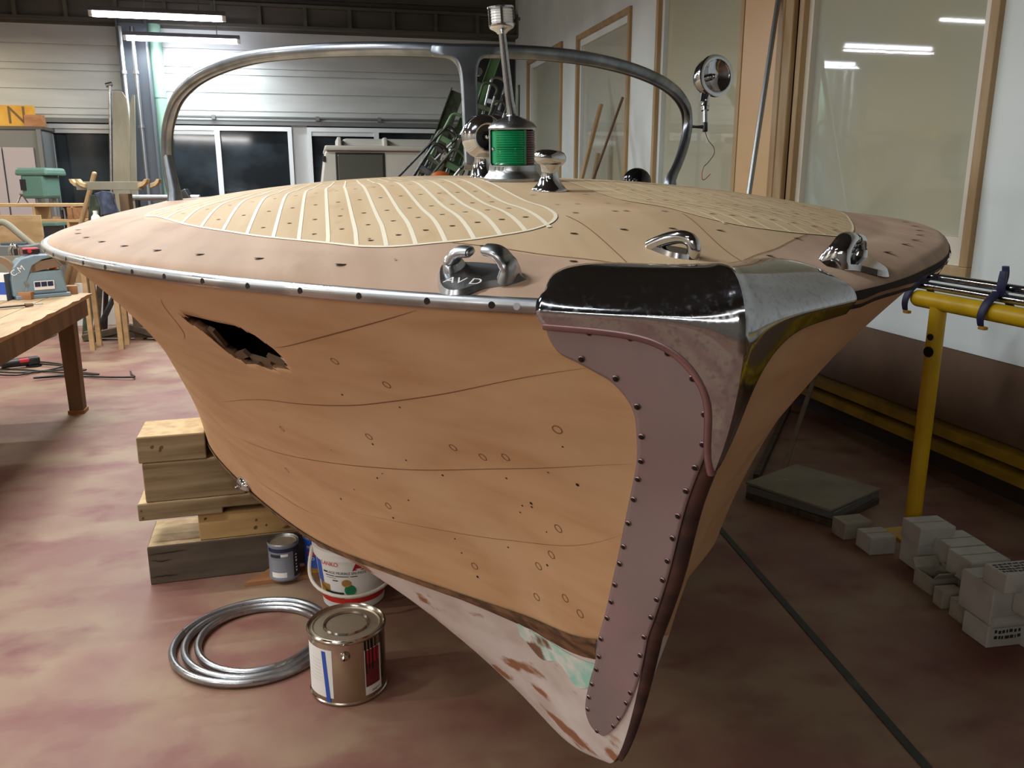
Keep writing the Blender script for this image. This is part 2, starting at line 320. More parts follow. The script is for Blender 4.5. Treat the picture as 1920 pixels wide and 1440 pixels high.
# column and pipes on the back wall
b = MB(); cx = PY(268, 200, YB).x; w = .36
b.box((cx, YB - .16, 1.8), (w, .02, 3.6)); b.box((cx - w / 2, YB - .16, 1.8), (.025, .3, 3.6)); b.box((cx + w / 2, YB - .16, 1.8), (.025, .3, 3.6))
struct('column', b, mat('slate_grey_column_paint', '565c63', .5))
pipe = MB(); px_ = PY(302, 200, YB).x + .02
pipe.cyl((px_, YB - .11, 0), (px_, YB - .11, 3.6), .085, cap=True); pipe.cyl((px_, YB - .11, 2.62), (px_, YB - .11, 2.66), .092)
tag(pipe.build('drain_pipe', M['mint']), 'mint green vertical pipe beside the grey steel column', 'pipe')
for k, (dx, r) in enumerate(((-.13, .022), (.02, .03))):
    t = MB(); x = cx + dx; t.cyl((x, YB - .36, 0), (x, YB - .36, 3.5), r)
    for z in (1.0, 2.2, 2.9): t.cyl((x, YB - .36, z), (x, YB - .36, z + .04), r * 1.5)
    tag(t.build('conduit', M['steel'] if k else M['lgrey']), ('wider' if k else 'thinner') + ' conduit running up the front of the grey column', 'conduit')
# ------------------------------------------------------------------ lamps
def tube_lamp(x0, x1, y, z, label, vis=True):
    t = thing('fluorescent_lamp', label, 'lamp', ((x0 + x1) / 2, y, z), 0, 'tube lamps in the row by the back wall'); L = (x1 - x0) / 2
    MB().box((0, 0, .06), (2 * L, .1, .05), top=(1, .6)).build('housing', M['lampbody'], t)
    MB().cyl((-L + .04, 0, 0), (L - .04, 0, 0), .026, n=12).build('tube', M['tube'], t)
    for s in (-1, 1): MB().box((s * (L - .02), 0, .015), (.04, .05, .07)).build('socket', M['white'], t)
    MB().cyl((-L * .6, 0, .08), (-L * .6, 0, ZC - z), .006, n=6).build('hanger', M['grey'], t); MB().cyl((L * .6, 0, .08), (L * .6, 0, ZC - z), .006, n=6).build('hanger', M['grey'], t)
tube_lamp(-2.37, -.9, 10.85, 3.31, 'lit tube lamp hanging highest at the top edge, nearer one')
tube_lamp(-2.36, -.88, 12.6, 3.33, 'lit tube lamp hanging in front of the grey column top, farther one')
def area(loc, power, sx=1.4, sy=.025, col=(1, .97, .94), tgt=None, rz=0):
    l = bpy.data.lights.new('tube_light', 'AREA'); l.shape = 'RECTANGLE'; l.size = sx; l.size_y = sy; l.energy = power; l.color = col
    o = bpy.data.objects.new('tube_light', l); COL.objects.link(o); o.location = loc; o.rotation_euler = (0, 0, rz)
    if tgt is not None: o.rotation_euler = (Vector(tgt) - Vector(loc)).to_track_quat('-Z', 'Y').to_euler()
    return o
for y, p in ((9.0, 78), (7.2, 56), (5.4, 40), (3.6, 48), (1.8, 60), (0, 9)): area((-1.65, y, 3.32), p, col=(.95, .98, 1))
area((-3.2, -3.6, 2.9), 30, sx=2.6, sy=.06, tgt=(-1.2, 0, .6)); area((-1.6, -2.6, 3.3), 12, sx=2.6, sy=.04)
area((-1.65, 12.55, 3.27), 48, col=(.86, .95, 1)); area((-1.65, 10.85, 3.25), 45, col=(.95, .97, 1))
for y, p in ((11, 75), (6.5, 60), (2.5, 100), (-1.5, 95)): area((-5.2, y, 3.4), p, col=(1, .95, .88) if y < 10 else (1, .8, .52))
w = bpy.data.worlds.new('world'); S.world = w; w.use_nodes = True; w.node_tree.nodes['Background'].inputs[0].default_value = (.5, .5, .52, 1); w.node_tree.nodes['Background'].inputs[1].default_value = .018
# ------------------------------------------------------------------ the boat: lines
KB = .85                                               # size of the boat
PSI, X0, Y0, ROLL = 0.18962, 0.2801, 0.9889, -0.00968
SN = np.array([0, .15, .4, .8, 1.3, 2.0, 3.2, 4.8, 6.6]); KN = np.array([0, .35, .9, 1.7, 3.0, 6.6])
B_ = [0.0105, 0.2643, 0.5596, 0.9072, 1.1871, 1.3064, 1.3055, 1.25, 1.12]; C_ = [0.0115, 0.0725, 0.1583, 0.4143, 0.6081, 0.9075, 1.2114, 1.2, 1.08]
CR_ = [0.0429, 0.0466, 0.0983, 0.1183, 0.1518, 0.1452, 0.1237, 0.11, 0.1]; ZC_ = [0.7272, 0.6591, 0.6055, 0.5657, 0.459, 0.4283, 0.3182, 0.31, 0.31]
ST_ = [0.2401, 0.1652, 0.1076, 0.0294, 0.0]; KZ_ = [0.2959, 0.1299, 0.1199, 0.0663, 0.0499, 0.05]; E_ = [1.8884, 1.8139, 1.5075, 1.4]
ZS0, ZS1, ZS2, FA0, FA1, FB0, FB1, KFS = 1.2968, 0.0007, 0.0064, 1.2236, 0.2189, 0.1482, 0.1103, 0.5111
def pch(xn, yn, x):
    xn = np.asarray(xn, float); yn = np.asarray(yn, float); x = np.asarray(x, float)
    h = np.diff(xn); dl = np.diff(yn) / h; m = np.empty(len(xn)); m[1:-1] = (h[1:] * dl[:-1] + h[:-1] * dl[1:]) / (h[1:] + h[:-1]); m[0] = 1.5 * dl[0] - .5 * m[1]; m[-1] = 1.5 * dl[-1] - .5 * m[-2]
    i = np.clip(np.searchsorted(xn, x) - 1, 0, len(h) - 1); t = (x - xn[i]) / h[i]
    return (2 * t**3 - 3 * t**2 + 1) * yn[i] + (t**3 - 2 * t**2 + t) * h[i] * m[i] + (-2 * t**3 + 3 * t**2) * yn[i + 1] + (t**3 - t**2) * h[i] * m[i + 1]
def Bf(s): return pch(SN, B_, s)
def Zs(s): s = np.minimum(s, 3.3); return ZS0 + ZS1 * s + ZS2 * s * s
def stem_s(t): return pch([0, .25, .5, .75, 1], ST_, t)
def BL(s, b, z):                                       # boat measures -> boat's own frame, metres (x aft, y to starboard, z up)
    s, b, z = np.broadcast_arrays(np.asarray(s, float), b, z); cr, sr = math.cos(ROLL), math.sin(ROLL)
    return np.stack([KB * s, KB * (b * cr - (z - .8) * sr), H + KB * (.8 + (z - .8) * cr + b * sr - H)], -1)
def deck_z(s, b):
    B = Bf(s); a = np.abs(b); q = np.clip(a / B, 0, 1); d = np.clip(B - a, 0, None)
    rnd = .021 * np.sqrt(np.clip(1 - (1 - np.clip(d / .026, 0, 1))**2, 0, 1)) * np.clip(1 - d / .16, 0, 1)**.8
    return Zs(s) + pch(SN, CR_, s) * (1 - q**2) + rnd * np.clip((s - .06) / .4, 0, 1)
def DK(s, b, off=0.0): return BL(s, b, deck_z(s, b) + off)
def side(sg, t):
    s = sg + stem_s(t) * np.exp(-sg / .9); B = Bf(sg); C = pch(SN, C_, sg); w = np.clip(sg / 2, 0, 1)
    fa = FA0 * (1 - w) + FA1 * w; fb = FB0 * (1 - w) + FB1 * w
    y = C + (B - C) * (t + fa * t * (t - 1) + fb * t * (t - 1) * (2 * t - 1)); zc = pch(SN, ZC_, sg)
    return s, y, zc * (1 - t) + Zs(sg) * t
def bottom(sg, r):
    cs, cy, cz = side(sg, 0 * sg); zk = pch(KN, KZ_, sg); e = pch([0, .8, 2.5, 6.6], E_, sg)
    return cs + (KFS + sg - cs) * r, cy * (1 - r), cz + (zk - cz) * (1 - (1 - r)**e)
def hull0(sg, w):                                      # w: 0 rail, 1 chine, 2 keel
    sg, w = np.broadcast_arrays(np.asarray(sg, float), np.asarray(w, float))
    a = np.stack(side(sg, np.clip(1 - w, 0, 1)), -1); b = np.stack(bottom(sg, np.clip(w - 1, 0, 1)), -1)
    return np.where((w > 1)[..., None], b, a)
def HU(sg, w, off=0.0, sgn=1):                         # hull surface, pushed out by off
    P = hull0(sg, w); e = 2e-3
    wl = np.clip(w, 0, 1) if np.max(w) <= 1 else w
    du = hull0(np.asarray(sg) + e, w) - P; dv = hull0(sg, np.clip(np.asarray(w) + e, 0, 2)) - hull0(sg, np.clip(np.asarray(w) - e, 0, 2))
    n = np.cross(du, dv); n /= np.linalg.norm(n, axis=-1, keepdims=True) + 1e-12
    n = np.where((n[..., 1] < 0)[..., None], -n, n)
    P = P + n * np.asarray(off)[..., None] if np.ndim(off) else P + n * off
    return BL(P[..., 0], sgn * P[..., 1], P[..., 2])
def resample(pts, n):
    pts = np.array(pts, float); k = np.arange(len(pts)); x = np.linspace(0, len(pts) - 1, n)
    return np.stack([pch(k, pts[:, i], x) for i in range(pts.shape[1])], -1)
bp = room(KB * X0, KB * Y0); BRZ = PI / 2 + PSI - TH
boat = thing('motor_boat', 'large stripped mahogany motor boat with pale laid deck, bow towards the viewer', 'boat', bp, BRZ)
BM = Matrix.Translation(bp) @ Matrix.Rotation(BRZ, 4, 'Z')
SG = np.unique(np.concatenate([np.linspace(0, .16, 33), np.linspace(.16, .58, 43), np.linspace(.58, .86, 71), np.linspace(.86, 2, 58), np.linspace(2, 6.6, 70)]))
# --- topsides with the broken hole in the starboard bow
HOLE = np.array([(.79, .128), (.735, .132), (.70, .135), (.655, .136), (.632, .158), (.627, .2), (.645, .245), (.662, .262), (.69, .264), (.72, .278), (.755, .268), (.79, .276), (.812, .262), (.822, .238), (.816, .19), (.83, .15)])
def inside(P, poly):
    x, y = P; r = False; n = len(poly)
    for i in range(n):
        x1, y1 = poly[i]; x2, y2 = poly[(i + 1) % n]
        if (y1 > y) != (y2 > y) and x < (x2 - x1) * (y - y1) / (y2 - y1) + x1: r = not r
    return r
WN = 72; WS = np.linspace(0, 1, WN + 1); G, Wg = np.meshgrid(SG, WS, indexing='ij')
for sgn in (1, -1):
    g, wv = G.copy(), Wg.copy(); kill = set()
    if sgn == 1:
        for i in range(len(SG) - 1):
            if not .58 < SG[i] < .87: continue
            for j in range(WN + 1):
                if not .08 < WS[j] < .32: continue
                p = np.array([SG[i], WS[j]]); best = None
                for k in range(len(HOLE)):
                    a, c = HOLE[k], HOLE[(k + 1) % len(HOLE)]; t = np.clip((p - a) @ (c - a) / ((c - a) @ (c - a)), 0, 1); q = a + t * (c - a); dd = np.abs((q - p) / np.array([.004, 1 / WN])).max()
                    if best is None or dd < best[0]: best = (dd, q)
                if best[0] < .52: g[i, j], wv[i, j] = best[1]
    P = HU(g, wv, 0, sgn); mb = MB(); fs = []
    for i in range(len(SG) - 1):
        for j in range(WN):
            if sgn == 1 and .57 < SG[i] < .88 and inside((g[i:i + 2, j:j + 2].mean(), wv[i:i + 2, j:j + 2].mean()), HOLE): continue
            q = (i * (WN + 1) + j, (i + 1) * (WN + 1) + j, (i + 1) * (WN + 1) + j + 1, i * (WN + 1) + j + 1); fs.append(q[::-1] if sgn < 0 else q)
    mb.add(P.reshape(-1, 3), fs)
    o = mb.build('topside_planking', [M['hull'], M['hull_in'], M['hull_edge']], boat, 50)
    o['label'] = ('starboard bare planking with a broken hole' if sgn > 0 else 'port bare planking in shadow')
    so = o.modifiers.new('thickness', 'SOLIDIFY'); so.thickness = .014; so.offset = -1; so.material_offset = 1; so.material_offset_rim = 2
    if sgn > 0:                                        # plank seams, plugs and small holes drawn on the planking
        mb = MB()
        def strip(pts, wd, n=60, off=.0006, slot=0):
            R = resample(pts, n); taper = np.sin(np.linspace(.12, PI - .12, n)) * wd
            Pq = np.stack([HU(R[:, 0], R[:, 1] - taper / 2, off), HU(R[:, 0], R[:, 1] + taper / 2, off)], 0); mb.grid(Pq, slot)
        strip([(1.35, .5), (.951, .421), (.754, .393), (.6, .355), (.462, .302), (.31, .237), (.166, .163), (.108, .134)], .0024)
        strip([(1.5, .66), (1.296, .642), (.986, .626), (.78, .602), (.587, .556), (.418, .498), (.25, .437), (.144, .399), (.077, .381)], .0021)
        strip([(.62, .19), (.556, .168), (.408, .106), (.303, .058), (.24, .024)], .0022)
        strip([(1.703, .868), (1.416, .853), (1.265, .86), (1.1, .862)], .0016); strip([(1.0, .235), (.93, .2), (.85, .12), (.8, .085)], .002, 30); strip([(.92, .16), (.9, .11), (.895, .09)], .0016, 16)
        strip([(.9, .8), (.6, .76), (.4, .72), (.2, .66), (.09, .6)], .0012)
        for s_, w_ in ((.5, .2), (.42, .43), (.36, .44), (.28, .72), (.33, .78), (.25, .86), (.2, .9), (.52, .86), (.7, .72), (.95, .52), (1.15, .7), (.3, .42), (.62, .46), (.17, .3), (.44, .25), (.35, .9), (.24, .62)):
            c = HU(s_, w_, .0007); nrm = HU(s_, w_, .01) - c; n = 14; u = Vector(nrm).orthogonal().normalized(); v_ = Vector(nrm).normalized().cross(u); ro, ri = .0075, .006
            mb.add([Vector(c) + (u * math.cos(2 * PI * k / n) + v_ * math.sin(2 * PI * k / n)) * r for r in (ro, ri) for k in range(n)], [(k, (k + 1) % n, n + (k + 1) % n, n + k) for k in range(n)], None, 1)
        for k in range(26):
            s_, w_ = rng.uniform(.12, .9), rng.uniform(.3, .97); c = HU(s_, w_, .0008); mb.disc(c, HU(s_, w_, .01) - c, rng.uniform(.0012, .0028), 8, 2)
        mb.build('plank_seams', [M['line'], M['plug'], M['hole']], o, 0)
        for s0_, w0_, ln, an in ((.806, .205, .04, 1.2), (.79, .255, .05, .3), (.735, .263, .05, -.1), (.68, .25, .035, -.3)):   # splintered lath ends inside the hole
            c = Vector(HU(s0_, w0_, -.008)); nrm = (Vector(HU(s0_, w0_, .01)) - Vector(HU(s0_, w0_, 0))).normalized(); tx = (Vector(HU(s0_ + .02, w0_, 0)) - Vector(HU(s0_, w0_, 0))).normalized(); ty = nrm.cross(tx)
            T = Matrix.Translation(c) @ Matrix((tx, ty, nrm)).transposed().to_4x4() @ Matrix.Rotation(an, 4, 'Z')
            MB().box((0, 0, 0), (ln * 1.2, .015, .007), T, top=(.95, .9)).build('broken_lath', M['brownwood'], o)
# --- stem face, bottom, chine strip
t = np.linspace(0, 1, 50); rows = []
for wv in np.concatenate([np.linspace(.3, 1, 40), np.linspace(1.02, 1.6, 16)]):
    p = hull0(0.0, wv); rows.append([BL(p[0] + a, c * p[1] * 1.04, p[2]) for c, a in ((1, 0), (.8, -.010), (0, -.014), (-.8, -.010), (-1, 0))])
MB().grid(rows, flip=True).build('stem', M['stem'], boat, 60)
SB = np.unique(np.concatenate([np.linspace(0, .5, 40), np.linspace(.5, 2.5, 50), np.linspace(2.5, 6.6, 40)])); R_ = np.linspace(0, 1, 22)
Gb, Rb = np.meshgrid(SB, R_, indexing='ij'); b_, n_ = MB(), len(SB)
Pb = [BL(bottom(Gb, Rb)[0], sg * bottom(Gb, Rb)[1], bottom(Gb, Rb)[2]) for sg in (1, -1)]
b_.grid(Pb[0]); b_.grid(Pb[1], flip=True); b_.build('bottom_planking', M['white_bottom'], boat, 60)['label'] = 'flaking white painted bottom'
rows = [[BL(bottom(SB, 0 * SB + r)[0][i], k * bottom(SB, 0 * SB + r)[1][i] + .0, bottom(SB, 0 * SB + r)[2][i] - .004) for r, k in ((.985, 1), (1, 1), (.985, -1))] for i in range(n_)]
MB().grid(rows).build('keel', M['white_bottom'], boat, 60)
ch = np.linspace(.137, 6.5, 160)
mb = MB(); mb.grid(np.stack([HU(ch, 0 * ch + .985, .004), HU(ch, 0 * ch + 1.0, .006), HU(ch, 1 + np.clip(.07 - ch * .1, .012, .07), .001)], 0)); mb.build('chine_strip', M['hull_edge'], boat, 0)
mb = MB(); c2 = np.linspace(.135, .42, 40); wv = np.clip(.16 - c2 * .3, .02, .16); mb.grid(np.stack([HU(c2, 1 + wv * .6, .0015), HU(c2, 1 + wv + .05 + .03 * np.sin(c2 * 40) * (1 - c2), .0012)], 0)); mb.build('primer_band', M['aqua'], boat, 0)
# transom
rows = [[HU(6.6, w_, 0, 1) for w_ in np.linspace(0, 2, 24)], [HU(6.6, w_, 0, -1) for w_ in np.linspace(0, 2, 24)]]
MB().grid(rows).build('transom', M['hull'], boat, 0)
# --- deck: covering boards, centre, laid inlays
SD = np.unique(np.concatenate([np.linspace(0.0, .4, 41), np.linspace(.4, 1.6, 80), np.linspace(1.6, 6.6, 100)]))
def marg(s): return np.minimum(np.interp(s, [0, .15, .219, .262, .381, .506, .65, .85, 1.15, 1.85, 3, 6.6], [.2, .205, .226, .222, .236, .2, .222, .262, .276, .22, .2, .2]), Bf(s) * .97)
mb = MB(); fr = np.concatenate([[0, .002, .005, .009, .014, .02, .026, .033, .045], np.linspace(.07, .27, 10)]) / .27
for sg in (1, -1):
    B = Bf(SD); mw = marg(SD); sink = -.035 * np.clip(1 - SD / .1, 0, 1); P = np.stack([DK(SD, sg * (B - mw * f), sink) for f in fr], 1); mb.grid(P, 0, flip=sg > 0)
    P = np.stack([DK(SD, sg * (B - mw) * f, sink) for f in np.linspace(1, 0, 16)], 1); mb.grid(P, 1, flip=sg > 0)
dk = mb.build('deck', [M['margin'], M['deck']], boat, 50); dk['label'] = 'crowned foredeck of bare mahogany'
mb = MB()
def dline(pts, wd, n=40, off=.0011, slot=0, sgn=1, m=mb):
    R = resample(pts, n); d = np.gradient(R, axis=0); d /= np.linalg.norm(d, axis=1, keepdims=True) + 1e-9; nn = np.stack([-d[:, 1], d[:, 0]], 1) * wd / 2
    A, C = R + nn, R - nn; m.grid(np.stack([DK(A[:, 0], sgn * A[:, 1], off), DK(C[:, 0], sgn * C[:, 1], off)], 0), slot, flip=sgn < 0)
for sg in (1, -1):
    dline([(.15, .06), (.19, .1), (.219, .13), (.262, .183), (.32, .241), (.381, .302)], .0016, 20, .001, 0, sg); dline([(.15, .085), (.224, .083), (.33, .09), (.444, .103)], .0014, 20, .001, 0, sg)
    hs = [.27, .302 + .09, .528, .663, .793, .926, 1.057, 1.197, 1.34, 1.48] if sg > 0 else [.27, .319 + .04, .438 + .03, .575, .719, .86, 1.0, 1.15]
    for s_ in hs:
        b0 = sg * (float(Bf(s_)) - (.077 if s_ > .3 else .11)); c = DK(s_, b0, .0012); h_ = MB(); h_.disc((0, 0, 0), (0, 0, 1), .0085, 12, 0, .8); h_ = h_.build('fastener_hole', M['hole'], dk, 0); h_.location = c
    for s_, b0 in ((.22, .15), (.33, .04), (.33, .12), (.47, -.01), (.47, .08), (.64, .03), (.64, -.07), (.9, .06), (.34, .26)):
        c = DK(s_, sg * b0, .0012); h_ = MB(); h_.disc((0, 0, 0), (0, 0, 1), .0055, 10, 0, .7); h_ = h_.build('fastener_hole', M['hole'], dk, 0); h_.location = c
for k in range(14): c = DK(rng.uniform(.3, 1.1), rng.uniform(-.5, .5), .002); mb.disc(c, (0, 0, 1), rng.uniform(.001, .003), 7, 1)
mb.build('deck_seams', [M['line'], M['hole']], dk, 0)
OUT = [(.369, .217), (.376, .27), (.395, .32), (.424, .38), (.46, .425), (.506, .464), (.648, .559), (.839, .675), (1.133, .834), (1.5, .97), (1.85, 1.075), (2.4, 1.135), (3.2, 1.12)]
INN = [(.369, .217), (.372, .18), (.388, .15), (.412, .132), (.45, .119), (.5, .113), (.65, .105), (.92, .102), (1.3, .105), (1.6, .11), (2.0, .12), (2.6, .14), (3.2, .15)]
def outer_b(s):
    R = resample(OUT, 200); return np.interp(s, R[:, 0], R[:, 1])
for sg in (1, -1):
    Ro, Ri = resample(OUT, 110), resample(INN, 110); mb = MB(); fr = np.linspace(0, 1, 14)
    P = np.stack([DK(Ro[:, 0] * (1 - f) + Ri[:, 0] * f, sg * (Ro[:, 1] * (1 - f) + Ri[:, 1] * f), .0007) for f in fr], 1); mb.grid(P, 0, flip=sg > 0)
    wd = .0066 if sg > 0 else .0046
    dline(OUT, wd, 160, .0013, 1, sg, mb); dline(INN, wd, 160, .0013, 1, sg, mb)
    BK = [.108, .148, .187, .227, .268, .311, .356, .401, .448, .496, .548, .597, .652, .707, .763, .819, .88, .94, 1.0, 1.06, 1.12]
    for k in range(1, 20):
        b1 = BK[k]
        sc = np.linspace(0, 1, 900); s_ = .366 + 2.6 * sc; fac = 1 + .045 * np.clip((s_ - .6) / .9, 0, 1); bb = b1 * fac; ok = (bb < outer_b(s_)) & (s_ > .37)
        if ok.sum() > 4: dline(np.stack([s_[ok], bb[ok]], 1), wd * 1.1, 50, .0014, 1, sg, mb)
        for j, sr_ in enumerate((.47, .62, .8, 1.02, 1.3, 1.62, 2.0)):
            bm = (b1 + BK[k + 1]) / 2 * (1 + .045 * min(max((sr_ - .6) / .9, 0), 1)); sj = sr_ + .12 * (bm - .2)
            if bm < float(outer_b(sj)) - .02: c = DK(sj, sg * bm, .0016); mb.disc(c, (0, 0, 1), .0055, 10, 2, .75)
    if sg < 0:
        for k in range(9): c = DK(rng.uniform(.75, .82), -rng.uniform(.45, .52), .0017); mb.disc(c, (0, 0, 1), rng.uniform(.002, .006), 7, 2, .6)
    mb.build('laid_deck_panel', [M['inlay'], M['caulk'] if sg > 0 else M['caulk2'], M['hole']], boat, 50)['label'] = 'laid panel with bright white seams' if sg > 0 else 'laid panel with faint cream seams'
# --- rub rail (starboard) and rotten rail ledge (port)
rs = np.concatenate([np.linspace(.121, .5, 40), np.linspace(.52, 2.5, 80), np.linspace(2.6, 6.4, 50)])
rp = BL(rs, Bf(rs) + .003, Zs(rs) + .001); mb = MB(); mb.tube(rp, .0108 * KB, 14, up=(0, 0, 1))
al = np.concatenate([[0], np.cumsum(np.linalg.norm(np.diff(rp, axis=0), axis=1))])
for d_ in np.concatenate([[.022, .052], np.arange(.135, 4.2, .1)]):
    i = np.interp(d_, al, rs); p0 = BL(i, Bf(i) + .003, Zs(i)); p1 = BL(i + .01, Bf(i + .01) + .003, Zs(i + .01)); tg = Vector(p1 - p0).normalized(); nr = tg.cross(Vector((0, 0, 1))).normalized()
    if nr.y < 0: nr = -nr
    nr = (nr + Vector((0, 0, .12))).normalized(); c = Vector(p0) + nr * (.0108 * KB + .0003); mb.disc(c, nr, .0042, 12, 2 if d_ < .03 else 1)
mb.build('rub_rail', [M['alu'], M['hole'], M['steel']], boat, 40)
rs = np.linspace(.12, 6.4, 220); z = Zs(rs); mb = MB(); jag = np.interp(rs, np.linspace(.1, 6.5, 150), rng.uniform(.004, .014, 150))
mb.grid(np.stack([BL(rs, -(Bf(rs) + .0016), z + .004), BL(rs, -(Bf(rs) + .0016), z - jag)], 0)); mb.grid(np.stack([BL(rs, -(Bf(rs) - .002), z - jag - .006), BL(rs, -(Bf(rs) - .004), z - jag - .012)], 0))
mb.build('open_rail_ledge', M['hole'], boat, 0)
mb = MB(); rr = rs[8:90]; mb.grid(np.stack([BL(rr, -(Bf(rr) + .005), Zs(rr) - .006), BL(rr, -(Bf(rr) + .004), Zs(rr) - .010 - .003 * np.sin(rr * 60))], 0)); mb.build('splintered_ledge_strip', M['stem'], boat, 0)
# --- chrome bow cap
DB = [(.110, 0), (.112, .023), (.128, .05), (.151, .078), (.172, .108), (.187, .14), (.188, .169), (.172, .192), (.14, .206), (.124, .21)]
DBr = resample(DB, 400); dl = np.concatenate([[0], np.cumsum(np.linalg.norm(np.diff(DBr, axis=0), axis=1))]); dl /= dl[-1]
LOW = np.array([(0, .385), (.0012, .30), (.003, .235), (.007, .196), (.016, .143), (.029, .093), (.044, .062), (.058, .048), (.075, .042), (.091, .038), (.124, .034)])
cols = []; nC = 44
for sg in (1, -1):
    cs = []
    for i in range(nC, -1, -1):
        f = i / nC; sgm = .124 * f**1.5; fd = f**1.15
        ds, db = np.interp(fd, dl, DBr[:, 0]), np.interp(fd, dl, DBr[:, 1]); wl = np.interp(sgm, LOW[:, 0], LOW[:, 1])
        eb = float(Bf(sgm)); col = []
        ws = np.linspace(0, 1, 12)
        for q in ws[:-1]:
            s_ = ds + (sgm - ds) * q; b_2 = db + (eb - db) * q; b_2 = min(b_2, float(Bf(max(s_, 0))))
            col.append(DK(s_, sg * b_2, .003 + .007 * math.sin(q * PI / 2)))
        for q in np.linspace(0, 1, 26): col.append(HU(sgm, wl * q**1.15, .009 - .003 * q, sg))
        cs.append(np.array(col))
    cols.append(cs)
f0 = (cols[0][-1] + cols[1][-1]) / 2; f0 = f0 + np.array([[-.009 * KB * np.clip((i - 3) / 5, 0, 1), 0, .004 * np.clip((i - 1) / 5, 0, 1) * np.clip((16 - i) / 5, 0, 1)] for i in range(len(f0))])
A = np.array(cols[0] + [f0] + cols[1][::-1]); mid = len(cols[0])
for it in range(16):
    Bq = A.copy(); Bq[:, 1:-1] = .25 * A[:, :-2] + .5 * A[:, 1:-1] + .25 * A[:, 2:]
    wgt = np.ones(len(A)); wgt[mid] = .0; wgt[mid - 1] = wgt[mid + 1] = .6; wgt[0] = wgt[-1] = 0
    Cq = Bq.copy(); Cq[1:-1] = .25 * Bq[:-2] + .5 * Bq[1:-1] + .25 * Bq[2:]; A = Bq + (Cq - Bq) * wgt[:, None, None] * .9
# rolled edge: turn the rim in
cap = MB().grid(A); capo = cap.build('bow_cap', [M['chrome_pit']], boat, 60); capo['label'] = 'pitted chrome cap over the stem head'
so = capo.modifiers.new('thickness', 'SOLIDIFY'); so.thickness = .004; so.offset = -1
mb = MB(); half = len(cols[0]); low = A[:half + 1, -1]; mb.tube(low, .0058, 10); mb.build('rolled_bead', M['pinkmetal'], capo, 60)['label'] = 'copper pink rolled lower lip'
mb = MB(); mb.tube(A[half:, -1], .003, 8); mb.build('rolled_bead', M['darkmetal'], capo, 60)
mb = MB(); mb.tube(A[mid, 5:31], np.interp(np.arange(26), [0, 6, 25], [.0008, .0022, .0016]), 8); mb.build('centre_ridge', M['chrome'], capo, 60)
for ci, ri in ((4, 24), (14, 24), (4, 8), (20, 2), (30, 1), (mid + 6, 2), (mid + 22, 1), (mid + 34, 3), (half - 4, 31)):
    p = Vector(A[ci, ri]); nrm = (Vector(A[min(ci + 1, len(A) - 1), ri]) - Vector(A[ci - 1, ri])).cross(Vector(A[ci, ri + 1]) - Vector(A[ci, ri - 1])).normalized()
    if nrm.x > 0 or nrm.z < -.2: nrm = -nrm if nrm.x > 0 else nrm
    mb = MB(); mb.disc(p + nrm * .001, nrm, .004, 12); mb.build('screw_hole' if ri > 9 else 'cap_screw', M['hole'] if ri > 9 else M['steel'], capo, 0)
# --- starboard stem plate
PLL = [(.1245, .042), (.127, .068), (.1245, .1), (.113, .119), (.101, .139), (.089, .161), (.079, .199), (.074, .24), (.074, .29), (.075, .372), (.084, .492), (.102, .644), (.116, .754), (.126, .878), (.135, 1.0), (.136, 1.063), (.151, 1.144), (.160, 1.26), (.132, 1.357), (.08, 1.413)]
PLR = [(.1235, .034), (.108, .035), (.091, .037), (.07, .042), (.055, .049), (.042, .064), (.029, .092), (.016, .142), (.008, .196), (.001, .28), (0, .42), (0, .58), (0, .7), (0, .85), (0, .99), (0, 1.06), (.003, 1.14), (.02, 1.26), (.045, 1.35), (.08, 1.413)]
a_, c_ = resample(PLL, 115), resample(PLR, 115); a_[:, 0] = np.maximum(a_[:, 0], 0); c_[:, 0] = np.maximum(c_[:, 0], 0)
mb = MB(); fr = np.linspace(0, 1, 16); P = np.stack([HU(a_[:, 0] * (1 - f) + c_[:, 0] * f, a_[:, 1] * (1 - f) + c_[:, 1] * f, .0035) for f in fr], 1); mb.grid(P, 0)
for edge, lst, inn in ((a_, P, 2), (c_, P, 13)):
    q = P[:, inn]; al = np.concatenate([[0], np.cumsum(np.linalg.norm(np.diff(P[:, 0 if inn < 5 else 15], axis=0), axis=1))])
    for d_ in np.arange(.02, al[-1] - .01, .042):
        i = int(np.interp(d_, al, np.arange(len(al)))); i = min(max(i, 1), len(al) - 2)
        e0 = Vector(P[i, 0 if inn < 5 else 15]); e1 = Vector(P[i, 8]); dd = (e1 - e0)
        if dd.length < .02: continue
        p = e0 + dd.normalized() * .0085; nrm = Vector(HU(.05, .3, .01) - HU(.05, .3, 0)).normalized(); uu = Vector(P[i + 1, inn] - P[i - 1, inn]).cross(dd); uu.normalize()
        if uu.y < 0: uu = -uu
        mb.disc(p + uu * .0018, uu, .0042, 12, 2); mb.disc(p + uu * .0024, uu, .0031, 12, 1)
o = mb.build('stem_plate', [M['plate'], M['hole'], M['pinkmetal']], boat, 40); o['label'] = 'dull worn metal plate down the stem'
so = o.modifiers.new('thickness', 'SOLIDIFY'); so.thickness = .003; so.offset = -1
# --- chrome fitting at the chine
c = Vector(HU(1.83, .96, .004)); nrm = Vector(HU(1.83, .9, .01) - HU(1.83, .9, 0)).normalized(); tx = Vector(HU(1.88, .96, 0) - HU(1.83, .96, 0)).normalized(); T = Matrix.Translation(c) @ Matrix((tx, nrm.cross(tx), nrm)).transposed().to_4x4()
mb = MB(); mb.sphere((0, 0, 0), .022, 16, T, sq=(1.9, 1, .9)); mb.cyl(T @ Vector((0, 0, 0)), T @ Vector((0, 0, .028)), .008, .006); mb.build('water_scoop', M['chrome'], boat, 50)
